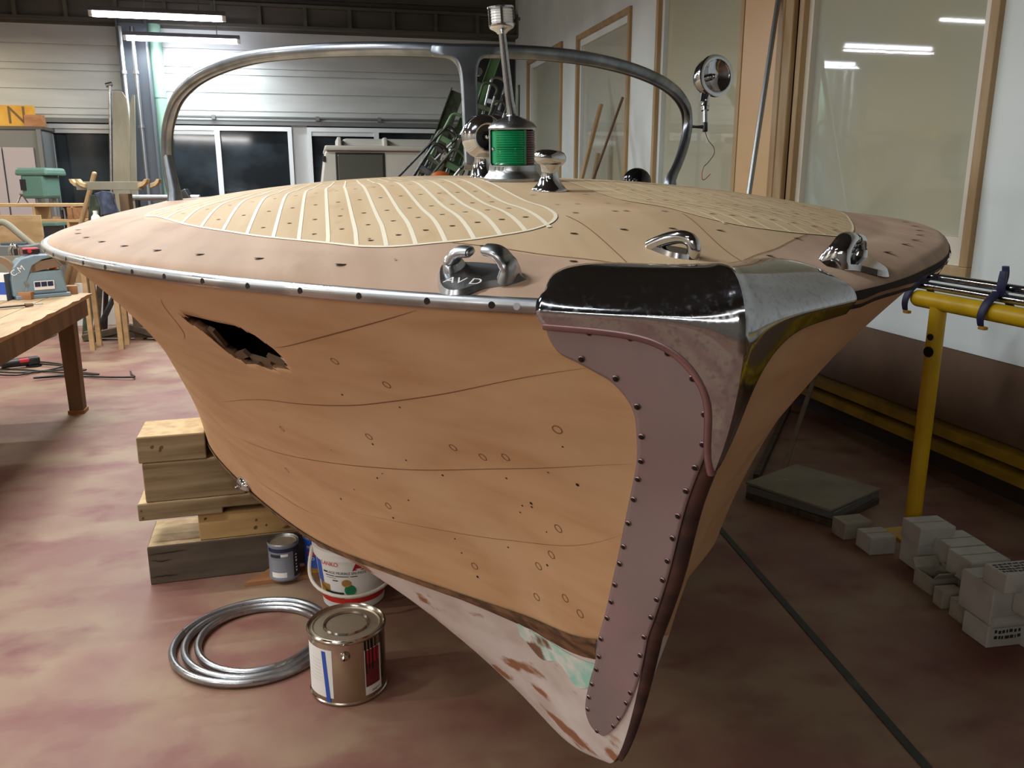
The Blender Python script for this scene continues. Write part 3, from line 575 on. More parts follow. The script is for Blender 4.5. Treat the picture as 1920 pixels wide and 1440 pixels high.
# ------------------------------------------------------------------ loose fittings on the deck
def dframe(s, b, rz=0.0, off=.0):
    o = Vector(DK(s, b, off)); tx = Vector(DK(s + .02, b) - DK(s - .02, b)).normalized(); ty = Vector(DK(s, b + .02) - DK(s, b - .02)); n = tx.cross(ty).normalized(); ty = n.cross(tx)
    return BM @ Matrix.Translation(o) @ Matrix((tx, ty, n)).transposed().to_4x4() @ Matrix.Rotation(rz, 4, 'Z')
k = KB
# bow lamp with mast light
t = thing('navigation_lamp', 'two colour bow lamp with green and dark red glass under a white mast light', 'boat lamp', mw=dframe(1.285, .03, .1) @ Matrix.Diagonal((.97, .97, .9, 1)))
mb = MB(); mb.lathe([(1e-4, 0), (.078, 0), (.0785, .008), (.072, .017), (.066, .024), (.064, .032), (.0635, .044), (.058, .046), (1e-4, .046)], 48); mb.v = [(x * k, y * k, z * k) for x, y, z in mb.v]; o = mb.build('base', M['alu'], t, 30)
mb = MB()
for i in range(3): mb.lathe([(.0645, .031), (.066, .032), (.066, .040), (.0645, .041)], 4, None, 2.15 + (i - 1) * .2, 2.25 + (i - 1) * .2)
mb.v = [(x * k, y * k, z * k) for x, y, z in mb.v]; mb.build('embossed_marks', M['alu'], o, 0)
dv = math.radians(196)
def lensm(a0, a1):
    pr = [(.057, .046)]
    for i in range(14):
        z = .05 + i * .0064; r = .059 + (.0022 if i not in (6, 7) else .004)
        pr += [(.059, z), (r, z + .0016), (r, z + .0042), (.059, z + .0058)]
    pr += [(.054, .1425)]
    m = MB().lathe(pr, 24, None, a0, a1); m.v = [(x * k, y * k, z * k) for x, y, z in m.v]; return m
lensm(math.radians(118), dv - .03).build('green_lens', M['green_lens'], t, 30); lensm(dv + .03, math.radians(300)).build('red_lens', M['red_lens'], t, 30)
mb = MB()
for a0, a1 in ((math.radians(-60), math.radians(95)),): mb.lathe([(.06, .044), (.0635, .05), (.0635, .14), (.06, .144)], 30, None, a0, a1)
mb.v = [(x * k, y * k, z * k) for x, y, z in mb.v]; mb.build('lamp_back', M['alu'], t, 30)
mb = MB()
for a in (math.radians(95), math.radians(118)): pass
mb.lathe([(.056, .046), (.059, .05), (.059, .138), (.056, .1425)], 6, None, math.radians(92), math.radians(119)); mb.v = [(x * k, y * k, z * k) for x, y, z in mb.v]; o = mb.build('green_side_plate', M['green_lens'], t, 30)
mb = MB(); mb.sphere((.060 * k * math.cos(1.83), .060 * k * math.sin(1.83), .09 * k), .0042, 10); mb.build('screw', M['chrome'], t, 40)
mb = MB(); mb.box((.0585 * k * math.cos(dv), .0585 * k * math.sin(dv), .094 * k), (.008, .005, .094 * k), None); mb.build('divider', M['greenprint'], t, 0)
mb = MB(); mb.lathe([(1e-4, .1425), (.065, .1425), (.0655, .147), (.063, .152), (.054, .162), (.04, .170), (.026, .175), (.016, .180), (.012, .19)], 40); mb.v = [(x * k, y * k, z * k) for x, y, z in mb.v]; mb.build('cap', M['alu'], t, 30)
mp = [(0, -.001, .172), (0, .003, .195), (0, .007, .22), (0, .016, .30), (0, .027, .402)]
mb = MB(); mb.tube([(x * k, y * k, z * k) for x, y, z in mp], [r * k for r in (.017, .0125, .0115, .0108, .0095)], 14); mb.build('mast', M['chrome_pit'], t, 40)
T = Matrix.Translation((0, .027 * k, .396 * k)) @ Matrix.Rotation(-.06, 4, 'X')
mb = MB(); mb.lathe([(1e-4, 0), (.011, 0), (.016, .006), (.030, .014), (.033, .02), (.033, .026), (1e-4, .026)], 28, T); mb.lathe([(1e-4, .072), (.030, .072), (.034, .07), (.034, .066), (.031, .064)], 28, T)
for a in (1.75, 2.9, 4.4, 5.6): mb.box((.032 * math.cos(a), .032 * math.sin(a), .045), (.006, .006, .046), T)
mb.v = [((x) * k, (y - .027 * k) * k + .027 * k, (z - .396 * k) * k + .396 * k) for x, y, z in mb.v]; mb.build('mast_light_cage', M['chrome'], t, 40)
pr = [(.029, .026)] + [(.0295 + .0016 * (i % 2), .028 + i * .0036) for i in range(10)] + [(.029, .064)]
mb = MB(); mb.lathe(pr, 28, T); mb.v = [(x * k, (y - .027 * k) * k + .027 * k, (z - .396 * k) * k + .396 * k) for x, y, z in mb.v]; mb.build('white_lens', M['clear_lens'], t, 30)
mb = MB(); mb.cyl((-.012, .057, .418 * k + .012), (-.018, .062, .418 * k + .012), .005); mb.cyl((-.03, -.01, .418 * k + .012), (-.036, -.012, .418 * k + .012), .004); mb.v = [(x * .8, y * .66, z) for x, y, z in mb.v]; mb.build('light_screw', M['black'], t, 40)
# bollard: flared foot, waist, long oval head
t = thing('mooring_bollard', 'small chrome bollard with oval mushroom head beside the bow lamp', 'bollard', mw=dframe(.985, .002, .35))
mb = MB(); n = 36
pr = [(.041, 0), (.0415, .003), (.036, .008), (.028, .016), (.0215, .028), (.0195, .04), (.021, .052), (.0245, .06)]
mb.lathe([(1e-4, 0)] + pr, n); mb.v = [(x * k, y * k * (1.0), z * k) for x, y, z in mb.v]; mb.build('pedestal', M['chrome'], t, 60)
mb = MB(); hd = [(.018, .056), (.026, .060), (.031, .068), (.031, .078), (.027, .086), (.018, .09), (1e-4, .0915)]; mb.lathe(hd, n); mb.v = [(x * k * .88, y * k * 1.28, z * k + .09 * y * k) for x, y, z in mb.v]; mb.build('head', M['chrome'], t, 60)
# mooring eye
t = thing('mooring_eye', 'small teardrop chrome ring eye lying just behind the bow cap', 'deck eye', mw=dframe(.205, .0, .62) @ Matrix.Scale(1.2, 4))
pl = [(.030 * math.cos(a) * (1.35 if math.cos(a) > 0 else .8), .0125 * math.sin(a) * (1 - .55 * max(0, math.cos(a)))) for a in np.linspace(0, 2 * PI, 28, endpoint=False)]
mb = MB(); mb.prism([(x * 1.0, y * 1.05) for x, y in pl], .005, inset=.12); mb.build('base', M['chrome'], t, 40)
ar = [(.034, 0, .002), (.024, 0, .008), (.010, 0, .015), (-.004, 0, .019), (-.014, 0, .017), (-.018, 0, .010), (-.017, 0, .002)]
R = resample(ar, 24); mb = MB(); mb.tube(R, .0068, 12, up=(0, 1, 0)); mb.build('ring', M['chrome'], t, 60)
# fairlead chocks
def chock(s, b, sg, label, m):
    t = thing('fairlead_chock', label, 'chock', mw=dframe(s, b, .87 * sg))
    # leaf shaped foot: broad towards the rail, pointed at both ends (local y towards the rail for sg>0)
    pl = [(-.058, -.006), (-.035, -.019), (0, -.021), (.03, -.019), (.056, -.012), (.058, -.004), (.045, .012), (.028, .028), (.01, .036), (-.006, .032), (-.024, .014), (-.045, .006)]
    pl = [(x * 1.05, y * 1.45 * sg) for x, y in resample(pl + [pl[0]], 40)[:-1]]
    if sg < 0: pl = pl[::-1]
    o = MB().prism(pl, .007, inset=.1).build('foot', m, t, 45)
    def horn(x0, dx, h, w):
        ps = [(x0 - dx * .002, -.006 * sg, .003), (x0, -.006 * sg, .016), (x0 - dx * .003, -.006 * sg, h * .62), (x0 - dx * .012, -.006 * sg, h * .93), (x0 - dx * .028, -.006 * sg, h * 1.0)]
        R = resample(ps, 20); rr = np.interp(np.linspace(0, 1, 20), [0, .25, .6, 1], [.0165, .012, .0105, .0085]); m_ = MB(); m_.tube(R, rr, 14, up=(0, 1, 0), flat=(w, .75)); m_.sphere(R[-1], .0072, 12, sq=(.8, w, .7)); m_.build('horn', m, t, 60)
    horn(.038, 1, .030, 1.2); horn(-.042, -1, .035, 1.3)
    return t, o
t, o = chock(.225, .285, 1, 'worn metal fairlead chock scratched with letters on the starboard bow edge', M['alu'])
mb = MB(); text_flat(mb, 'AV D', .021, Matrix.Translation((.004, .025, .0078)) @ Matrix.Rotation(PI + .1, 4, 'Z')); mb.build('scratched_lettering', M['white'], o, 0)
chock(.245, -.295, -1, 'bright chrome fairlead chock by the dark split rail on the port bow', M['chrome'])
# searchlight ball at the foot of the windscreen
t = thing('ball_searchlight', 'round chrome searchlight with a black centre standing behind the bow lamp', 'searchlight', mw=dframe(1.98, -.002, 0))
mb = MB(); mb.lathe([(1e-4, 0), (.046, 0), (.047, .006), (.042, .012), (.034, .05), (.031, .075), (.04, .09)], 32); mb.v = [(x * k, y * k, z * k) for x, y, z in mb.v]; mb.build('pedestal', M['chrome'], t, 50)
ax = Vector((-1, -.12, -.04)).normalized(); T = Matrix.Translation((0, 0, .137 * k)) @ ax.to_track_quat('Z', 'Y').to_matrix().to_4x4()
rr = .074 * k; mb = MB(); mb.lathe([(max(1e-4, rr * math.sin(a)), -rr * math.cos(a)) for a in np.linspace(0, 2.45, 24)] + [(rr * .6, rr * .74)], 40, T); mb.build('shell', M['chrome'], t, 60)
mb = MB(); mb.lathe([(rr * .63, rr * .76), (rr * .6, rr * .80), (rr * .54, rr * .76)], 36, T); mb.build('rim', M['chrome'], t, 60)
mb = MB(); mb.lathe([(rr * .58, rr * .75), (rr * .42, rr * .62), (rr * .2, rr * .6), (1e-4, rr * .62)], 32, T); mb.build('black_dish', M['blackgloss'], t, 60)
mb = MB(); mb.sphere(T @ Vector((0, 0, rr * .66)), .008, 10); mb.build('centre_screw', M['chrome'], t, 60)
# black compass dome
t = thing('compass_dome', 'glossy black half dome showing over the deck crest on the port side', 'compass', mw=dframe(2.62, -.775, 0))
mb = MB(); r_ = .062 * k; mb.lathe([(r_ * 1.02, .0), (r_ * 1.02, .018)] + [(max(1e-4, r_ * math.cos(a)), .018 + r_ * .95 * math.sin(a)) for a in np.linspace(0, PI / 2, 12)], 32); mb.build('dome', M['blackgloss'], t, 50)
mb = MB(); mb.prism([(.05, -.12), (.05, .09), (-.04, .09), (-.04, -.12)], .014); mb.build('foot', M['black'], t)
# ------------------------------------------------------------------ windscreen frame
WL = [(1.24, 1.375), (1.263, 1.498), (1.259, 1.615), (1.237, 1.717), (1.181, 1.812), (1.104, 1.868), (1.01, 1.904), (.896, 1.927), (.781, 1.939), (.654, 1.939), (.494, 1.936), (.341, 1.931), (.191, 1.925), (.058, 1.919)]
WR = [(-1.045, 1.4), (-1.038, 1.45), (-1.119, 1.54), (-1.186, 1.631), (-1.218, 1.722), (-1.196, 1.795), (-1.11, 1.845), (-.978, 1.878), (-.812, 1.9), (-.646, 1.913), (-.48, 1.921), (-.312, 1.923), (-.14, 1.922), (0, 1.92)]
def wsp(b, z): return BL(2.25 + .6 * b * b, b, z)
foot_c = Vector(wsp(0, 1.47)); t = thing('windscreen_frame', 'bare metal windscreen frame with centre post arching over the foredeck', 'windscreen frame', mw=BM @ Matrix.Translation(foot_c))
inv = Matrix.Translation(-foot_c)
pts = resample(WL, 70).tolist() + resample(WR[::-1], 70).tolist()[1:]
path = [inv @ Vector(wsp(b_, z_)) for b_, z_ in pts]
mb = MB(); mb.tube(path, .0195, 12, flat=(1.05, .95)); o = mb.build('arch', M['frame'], t, 50)
mb = MB(); mb.tube([p + Vector((.012, -.012 if p.y > 0 else .012, -.012)) for p in path[6:-6]], .009, 8); mb.build('rubber_channel', M['black'], o, 50)
# centre post plate with curved shoulders
lft = [(.135, 1.932), (.135, 1.90), (.085, 1.893), (.055, 1.875), (.04, 1.84), (.034, 1.78), (.03, 1.65), (.026, 1.5)]; rgt = [(-.12, 1.932), (-.12, 1.905), (-.06, 1.898), (-.035, 1.88), (-.024, 1.84), (-.022, 1.78), (-.022, 1.65), (-.02, 1.5)]
Lq, Rq = resample(lft, 40), resample(rgt, 40); mb = MB(); lean_ = lambda z: -.06 * (1.92 - z) / .45
rows = [[inv @ Vector(BL(2.25 + .6 * b_ * b_ + lean_(z_) - .02 * c_, b_ + .01 * (1.92 - z_) / .4, z_)) for (b_, z_) in ((l[0] * (1 - f) + r[0] * f, l[1] * (1 - f) + r[1] * f) for f in np.linspace(0, 1, 7))] for c_ in (1,) for l, r in zip(Lq, Rq)]
mb.grid(rows); pq = mb.build('centre_post', M['frame'], t, 50); so = pq.modifiers.new('thickness', 'SOLIDIFY'); so.thickness = .022; so.offset = 0
for a_, w_ in ((path[0], 1), (path[-1], -1)):
    mb = MB(); mb.prism([(-.05, -.022), (.06, -.018), (.09, 0), (.06, .022), (-.05, .022)], .03, Matrix.Translation(a_ + Vector((0, 0, -.03))), inset=.25); mb.tube([a_ + Vector((0, 0, -.02)), a_ + Vector((.008, 0, .05)), path[10 if w_ > 0 else -11]], [.034, .024, .016], 12); mb.build('foot', M['frame'], t, 50)
mb = MB(); pc = inv @ Vector(BL(2.23, -.028, 1.845)); mb.cyl(pc + Vector((-.012, 0, 0)), pc + Vector((.012, 0, 0)), .012); mb.build('screw_lug', M['frame'], t, 40)
# searchlight on a bracket off the frame
bk = Vector(wsp(-1.19, 1.71)); p_ = Vector(wsp(-1.265, 1.70)); p_top = Vector(wsp(-1.285, 1.80))
d0 = (BM @ bk - Vector((0, 0, H))); pix = lambda u, v, dd: PD(u, v, dd)
dd_ = (BM @ p_ - Vector((0, 0, H))).dot(Vector((sT * cP, cT * cP, -sP)))
base = pix(1322, 240, dd_); t = thing('searchlight', 'chrome searchlight on a stem bracketed off the port end of the windscreen', 'searchlight', base)
q = lambda u, v: pix(u, v, dd_) - base
mb = MB(); mb.tube([BM @ Vector(wsp(-1.205, 1.716)) - base, q(1306, 238), q(1322, 238)], [.007, .0055, .009], 10); mb.cyl(q(1322, 246), q(1322, 230), .011); mb.build('bracket', M['darkmetal'], t, 40)
mb = MB(); mb.cyl(q(1322, 240), q(1322, 200), .0095); mb.build('stem', M['steel'], t, 40)
mb = MB(); mb.cyl(q(1322, 207), q(1322, 200), .0165); mb.cyl(q(1322, 199), q(1323, 193), .0175); mb.sphere(q(1324, 188), .013, 14); mb.cyl(q(1324, 190), q(1328, 174), .009, .014); mb.build('swivel', M['chrome'], t, 40)
c = q(1339, 143); ax = (room(.38, -.92, .05)).normalized(); T = Matrix.Translation(c) @ ax.to_track_quat('Z', 'Y').to_matrix().to_4x4(); r_ = 37.5 / FPX * dd_
mb = MB(); mb.lathe([(1e-4, -r_ * 1.15), (r_ * .4, -r_ * 1.08), (r_ * .72, -r_ * .8), (r_ * .92, -r_ * .4), (r_ * .97, -r_ * .05), (r_ * .97, r_ * .1)], 40, T); mb.build('housing', M['chrome'], t, 50)
mb = MB(); mb.lathe([(r_ * .97, r_ * .06), (r_ * 1.02, r_ * .1), (r_ * 1.0, r_ * .2), (r_ * .86, r_ * .27), (r_ * .78, r_ * .24), (r_ * .74, r_ * .2)], 40, T); mb.build('rim', M['chrome'], t, 50)
mb = MB(); mb.lathe([(r_ * .76, r_ * .2), (r_ * .6, r_ * .1), (r_ * .4, -r_ * .02), (r_ * .15, -r_ * .1), (1e-4, -r_ * .11)], 40, T); mb.sphere(T @ Vector((0, 0, -r_ * .02)), r_ * .14, 12); mb.build('reflector', M['chrome'], t, 60)
mb = MB(); mb.prism([(-.012, 0), (.012, 0), (.016, .03), (-.008, .034)], .012, Matrix.Translation(q(1316, 190)) @ Matrix.Rotation(PI / 2, 4, 'X')); mb.build('lever', M['black'], t)
mb = MB(); mb.tube(resample([q(1322, 246), q(1328, 263), q(1338, 276), q(1339, 288), q(1330, 302), q(1320, 312)], 24), .0016, 6); w_ = mb.build('wire', M['wire_brown'], t, 50)
mb = MB(); mb.tube(resample([q(1320, 312), q(1316, 325), q(1317, 336), q(1322, 336), q(1332, 326)], 20), .0018, 6); mb.build('red_wire_end', M['wire_red'], w_, 50)
# ------------------------------------------------------------------ timbers under the bow
o0 = F(283, 1097); dirx = (F(459, 1076) - o0); ang = math.atan2(dirx.y, dirx.x)
TM = lambda x, z, dy=0.0: (o0 + Matrix.Rotation(ang, 4, 'Z') @ Vector((x, dy, z)))
def timber(x0, x1, z0, z1, dep, m, label, dy=0.0, cracks=(), ends=M['sawnend'], top=None, drz=0.0, name='timber_block', notch=None, knots=()):
    t = thing(name, label, 'timber block', TM(x0, z0, dy), ang + drz, None); L = x1 - x0; h = z1 - z0 - .002
    mb = MB()
    if notch is None: mb.box((L / 2, dep / 2, h / 2), (L, dep, h))
    else:
        a, b_, nh = notch; pl = [(0, 0), (a, 0), (a, nh), (b_, nh), (b_, 0), (L, 0), (L, h), (0, h)]
        mb.prism(pl, dep, Matrix(((1, 0, 0, 0), (0, 0, 1, 0), (0, 1, 0, 0), (0, 0, 0, 1))))
    mb.build('body', m, t, 0, .004)
    mb = MB(); mb.box((L / 2, dep / 2, h + .0006), (L - .008, dep - .008, .001)); mb.build('sawn_top', top or ends, t, 0)
    for cz, xa, xb in cracks:
        m2 = MB(); k_ = 14; zz = cz + np.cumsum(rng.uniform(-.002, .002, k_)); xs = np.linspace(xa, xb, k_)
        m2.grid([[(x, -.0012, z + .002 * math.sin(PI * i / k_)) for i, (x, z) in enumerate(zip(xs, zz))], [(x, -.0012, z - .0025 * math.sin(PI * i / k_ + .2)) for i, (x, z) in enumerate(zip(xs, zz))]]); m2.build('split', M['crack'], t, 0)
    for kx, kz, kr in knots: m2 = MB(); m2.disc((kx, -.0012, kz), (0, -1, 0), kr * .7, 14, sq=.7); m2.build('knot', M['knot'], t, 0)
    return t
timber(0, .95, 0, .152, .26, M['timberdark'], 'dark soiled bottom timber under the boat, tin standing before it', top=M['sawnend'], cracks=((.12, 0, .14), (.1, .01, .08), (.03, 0, .1)))
timber(.185, 1.7, .153, .258, .24, M['pine'], 'pale knotty cross timber lying on the dark bottom one', ends=M['pine'], dy=.005, knots=((.025, .085, .009), (.20, .03, .012), (.205, .06, .008), (.24, .035, .007)))
timber(-.015, .62, .2585, .325, .2, M['timber'], 'notched grey plank block under the two big beams', dy=-.01, notch=(.29, .47, .022), knots=((.012, .04, .006), (.015, .012, .008)))
timber(.015, .36, .3255, .475, .22, M['timber'], 'thick weathered beam in the stack under the boat, below the topmost', dy=-.005)
timber(.005, .235, .4755, .575, .22, M['timber'], 'topmost weathered beam of the stack touching the planking', dy=-.006, knots=((.05, .06, .01), (.08, .055, .012), (.075, .045, .008)))
# ------------------------------------------------------------------ tins and buckets
def tin_parts(t, r, h, body, rim, lid, lidh=.0):
    mb = MB(); mb.lathe([(1e-4, 0), (r * .97, 0), (r, .004), (r, .008), (r * .975, .011), (r * .975, h - .012), (r, h - .008), (r * 1.015, h - .003), (r * 1.0, h)], 48); mb.build('body', body, t, 30)
    mb = MB(); mb.lathe([(r * 1.0, h - .001), (r * .97, h + .003), (r * .93, h - .001), (r * .90, h - .006)], 48); mb.build('rim', rim, t, 40)
    mb = MB(); mb.lathe([(r * .91, h - .007), (r * .86, h - .003), (r * .83, h - .007), (r * .6, h - .008 + lidh), (1e-4, h - .009 + lidh)], 48); return mb.build('lid', lid, t, 50)
def curved(mb, r, a0, a1, z0, z1, n=14, slot=None, skew=0):
    return mb.grid([[(r * math.cos(a0 + (a1 - a0) * i / n + s_), r * math.sin(a0 + (a1 - a0) * i / n + s_), z) for z, s_ in ((z0, 0), (z1, skew))] for i in range(n + 1)], slot)
# big tinplate can in front
pc = F(653, 1290); pc = F(655, 1283); r = .113; h = .205; t = thing('paint_can', 'tall shiny tinplate paint can with black drips standing inside-front of the metal hoops', 'paint can', pc); t['label'] = 'big shiny tinplate can with black drips beside the metal hoops'
l = tin_parts(t, r, h, M['tin'], M['tin'], M['tinlid'], .003); fa = facing(pc)
mb = MB(); mb.lathe([(r * .6, h - .004), (r * .57, h + .001), (r * .52, h - .003)], 40); mb.build('pressed_ring', M['tin'], l, 50)
mb = MB(); rp_ = r * .979; curved(mb, rp_, fa - 1.35, fa - .42, .025, h - .028, slot=0); curved(mb, rp_ + .0008, fa - .62, fa - .5, .012, h - .034, slot=1, skew=-.1)
for i in range(7): curved(mb, rp_ + .0006, fa - 1.2, fa - .75, .14 - i * .011, .1405 - i * .011, 8, 2)
mb.build('paper_label', [M['white'], M['blue'], M['greylabel']], t, 40)
mb = MB(); curved(mb, rp_, fa + .42, fa + .98, .022, h - .04, slot=0); curved(mb, rp_ + .0006, fa + .44, fa + .9, .048, h - .042, slot=1); curved(mb, rp_ + .0009, fa + .44, fa + .9, h - .085, h - .043, slot=2)
curved(mb, rp_ + .0008, fa + .62, fa + .88, .032, .0335, 8, 3); curved(mb, rp_ + .0008, fa + .6, fa + .8, .028, .0293, 8, 3); mb.build('red_label', [M['white'], M['purple'], M['crimson'], M['ink']], t, 40)
mb = MB()
for a, z0 in ((.44, .09), (.54, .105), (.64, .1), (.78, .12), (1.0, .07), (1.06, .02), (1.12, .03), (1.2, .05)): curved(mb, rp_ + .0016, fa + a, fa + a + rng.uniform(.02, .05), z0, h - .006, 3)
curved(mb, rp_ + .002, fa + .98, fa + 1.07, .05, .085, 4); mb.build('paint_drips', M['drip'], t, 40)
an = fa - .08; c0 = Vector((rp_ * math.cos(an), rp_ * math.sin(an), h - .045)); c1 = c0 * 1.0 + Vector((math.cos(an), math.sin(an), 0)) * .012
mb = MB(); mb.cyl(c0, c1, .016, .011); mb.cyl(c1, c1 + (c1 - c0) * .5, .009, .005); mb.build('handle_ear', M['tin'], t, 40); 
mb = MB(); mb.disc(c1 + (c1 - c0) * .52, (c1 - c0), .0035); mb.build('ear_hole', M['hole'], t, 0)
# hoops
ec = (F(328, 1215) + F(622, 1195)) / 2; ea = (F(622, 1195) - F(328, 1215)).length / 2
for i, (dr, z, dx, lb) in enumerate(((0, .012, 0, 'outermost bright metal hoop of three lying on the red floor'), (-.028, .014, .008, 'middle metal hoop of the three on the floor'), (-.056, .012, .02, 'innermost metal hoop of the three on the floor'))):
    mb = MB(); rr = ea + dr; pts = [(rr * math.cos(a), rr * 1.02 * math.sin(a), .004 * math.sin(2 * a + i)) for a in np.linspace(0, 2 * PI, 90, endpoint=False)]
    mb.tube(pts, .0125, 10, closed=True, up=(0, 0, 1), flat=(1, .9)); o = mb.build('metal_hoop', M['alu'], None, 50); o.location = (ec.x + dx, ec.y + dx * .3, .0145); tag(o, lb, 'metal hoop', 'coil of spare rail hoops')
# offcut board, grey tin, blue tin, white bucket
a, c = F(459, 1101), F(596, 1083); d_ = (c - a); d_.z = 0; L = d_.length; an = math.atan2(d_.y, d_.x); w_ = .17
mb = MB(); mb.prism([(0, 0), (L + .1, 0), (L + .1, w_), (.14, w_ * .9)], .016); o = mb.build('offcut_board', M['redwood'], None, 0); o.location = (a.x, a.y, 0.0005); o.rotation_euler = (0, 0, an); tag(o, 'flat brown offcut board lying under the small grey tin', 'board')
pt = F(535, 1078, .017); t = thing('paint_tin', 'small grey labelled tin standing on the brown offcut board', 'paint tin', pt); r = .057; h = .142; fa = facing(pt)
tin_parts(t, r, h, M['greylabel'], M['steel'], M['tinlid'])
mb = MB(); rp_ = r * .979
curved(mb, rp_, fa - 1.3, fa + 1.3, h - .028, h - .013, 26, 0); curved(mb, rp_ + .0004, fa - 1.0, fa - .25, h - .048, h - .036, 10, 1); curved(mb, rp_ + .0004, fa - .22, fa + .25, h - .044, h - .034, 8, 2)
curved(mb, rp_, fa - .95, fa + .12, .015, .035, 12, 2); curved(mb, rp_ + .0003, fa + .62, fa + 1.4, .012, h - .02, 12, 1)
for i in range(6): curved(mb, rp_ + .0006, fa - .9, fa + .05, .045 + i * .007, .0458 + i * .007, 10, 3)
[curved(mb, rp_ + .001, fa + .78, fa + .9 + .03 * (i % 2), .03 + i * .013, .038 + i * .013 - .002 * (i % 3), 4, 2) for i in range(6)]
mb.build('paper_label', [M['navyband'], M['ink'], M['white'], M['lgrey']], t, 40)
pt = F(597, 1062, .0); pt = PD(592, 1000, 3.25); pt.z = 0; t = thing('blue_tin', 'blue printed tin half hidden between the grey tin and the white bucket', 'paint tin', pt); r = .06; h = .15; fa = facing(pt)
t.location = F(601, 1068); pt = t.location; fa = facing(pt)
tin_parts(t, r, h, M['blue'], M['steel'], M['tinlid']); mb = MB(); rp_ = r * .979
text_wrap(mb, 'M', .02, rp_ + .0006, fa - .75, h - .035, 0); curved(mb, rp_ + .0006, fa - .85, fa - .3, h - .064, h - .052, 8, 1); text_wrap(mb, 'SCO', .016, rp_ + .0006, fa - .6, h - .078, 0); text_wrap(mb, "'", .02, rp_ + .0006, fa - .6, h - .105, 0)
curved(mb, rp_ + .0004, fa - 1.3, fa + .2, .012, .034, 12, 2); curved(mb, rp_ + .0006, fa - .9, fa - .3, .01, .022, 8, 3); mb.build('printed_label', [M['white'], M['redprint'], M['brownprint'], M['bulletin']], t, 40)
pt = F(664, 1118); t = thing('plastic_bucket', 'white plastic bucket with red band, standing under the chine', 'bucket', pt); fa = facing(pt); r0, r1, h = .108, .128, .23
mb = MB(); mb.lathe([(1e-4, 0), (r0 - .004, 0), (r0, .004), (r1, h - .035), (r1 + .006, h - .034), (r1 + .006, h - .012), (r1 + .001, h - .011)], 48); mb.build('body', M['white'], t, 30)
mb = MB(); mb.lathe([(r1 + .009, h - .014), (r1 + .009, h), (r1, h + .003), (r1 - .012, h - .004), (1e-4, h - .003)], 48); mb.build('lid', M['white'], t, 30)
rb = lambda z: r0 + (r1 - r0) * z / (h - .035) + .0007
def band(mb, a0, a1, z0, z1, slot, n=24, e=0):
    return mb.grid([[((rb(z) + e) * math.cos(a0 + (a1 - a0) * i / n), (rb(z) + e) * math.sin(a0 + (a1 - a0) * i / n), z) for z in (z0, z1)] for i in range(n + 1)], slot)
mb = MB(); band(mb, fa - 1.45, fa + 1.45, .03, .05, 0, 30); band(mb, fa - 1.2, fa - .75, .055, .1, 1, 8); band(mb, fa - .95, fa - .3, .05, .075, 2, 8, .0003)
ph = np.linspace(0, 2 * PI, 24, endpoint=False)
mb.add([((rb(.085) + .001) * math.cos(fa - .1 + .17 * math.cos(p)), (rb(.085) + .001) * math.sin(fa - .1 + .17 * math.cos(p)), .085 + .02 * math.sin(p)) for p in ph], [tuple(range(24))], None, 3)
mb.add([((rb(.11) + .0012) * math.cos(fa - .2 + .14 * math.cos(p)), (rb(.11) + .0012) * math.sin(fa - .2 + .14 * math.cos(p)), .112 + .014 * math.sin(p)) for p in ph], [tuple(range(24))], None, 1)
tri = [(-.02, .16), (.36, .16), (.14, .195), (.1, .195)]; mb.add([((rb(z) + .001) * math.cos(fa + a), (rb(z) + .001) * math.sin(fa + a), z) for a, z in tri], [(0, 1, 2, 3)], None, 4)
text_wrap(mb, 'LANKO', .021, rb(.185) + .0006, fa - .68, .182, 0); text_wrap(mb, 'LAGE MURALE EN PATE', .0135, rb(.15) + .001, fa - .2, .15, 5); [band(mb, fa + a0, fa + a1, z0, z1, sl, 6, .0006 + .0006 * (sl == 6)) for a0, a1, z0, z1, sl in ((-.92, -.78, .147, .153, 5), (-.85, -.55, .1365, .1395, 5), (-.52, -.12, .1365, .1395, 5), (-.08, .12, .1365, .1395, 5), (-.82, -.5, .129, .1305, 5), (.08, .26, .1645, .1675, 6), (-.62, -.45, .118, .122, 5))]; band(mb, fa - 1.3, fa - 1.0, .1, .185, 7, 6)
mb.build('printed_label', [M['redprint'], M['brownprint'], M['ink'], M['greenprint'], M['crimson'], M['ink'], M['white'], M['blue']], t, 0)
hp = []
for q_ in np.linspace(0, PI, 30):
    a = fa + PI / 2 * math.cos(q_) * 1.12; s_ = math.sin(q_); rr = r1 + .012 + .02 * s_; hp.append((rr * math.cos(a), rr * math.sin(a), h - .03 - .118 * s_))
mb = MB(); mb.tube(hp, .0062, 10); mb.build('bail_handle', M['cream'], t, 50)
# ------------------------------------------------------------------ helpers for leaning things
def lean(u1, v1, u2, v2, Xt, Xb):
    """a straight thing whose top is seen at (u1,v1) in the plane X=Xt and whose foot stands on the floor at X=Xb on the line through (u2,v2)"""
    top = PX(u1, v1, Xt); lo, hi = 440.0, 3000.0
    for _ in range(60):
        v = (lo + hi) / 2; p = F(u1 + (u2 - u1) * (v - v1) / (v2 - v1), v)
        if p.x > Xb: lo = v
        else: hi = v
    return p, top
def foot_at(u, v, z=0): return F(u, v, z)
def stick(name, a, b, w, h, m, label, cat, up=(0, 0, 1), group=None, bev=.002):
    a, b = Vector(a), Vector(b); t = MB().beam((0, 0, 0), b - a, w, h, up); o = t.build(name, m, None, 0, bev); o.location = a; return tag(o, label, cat, group)
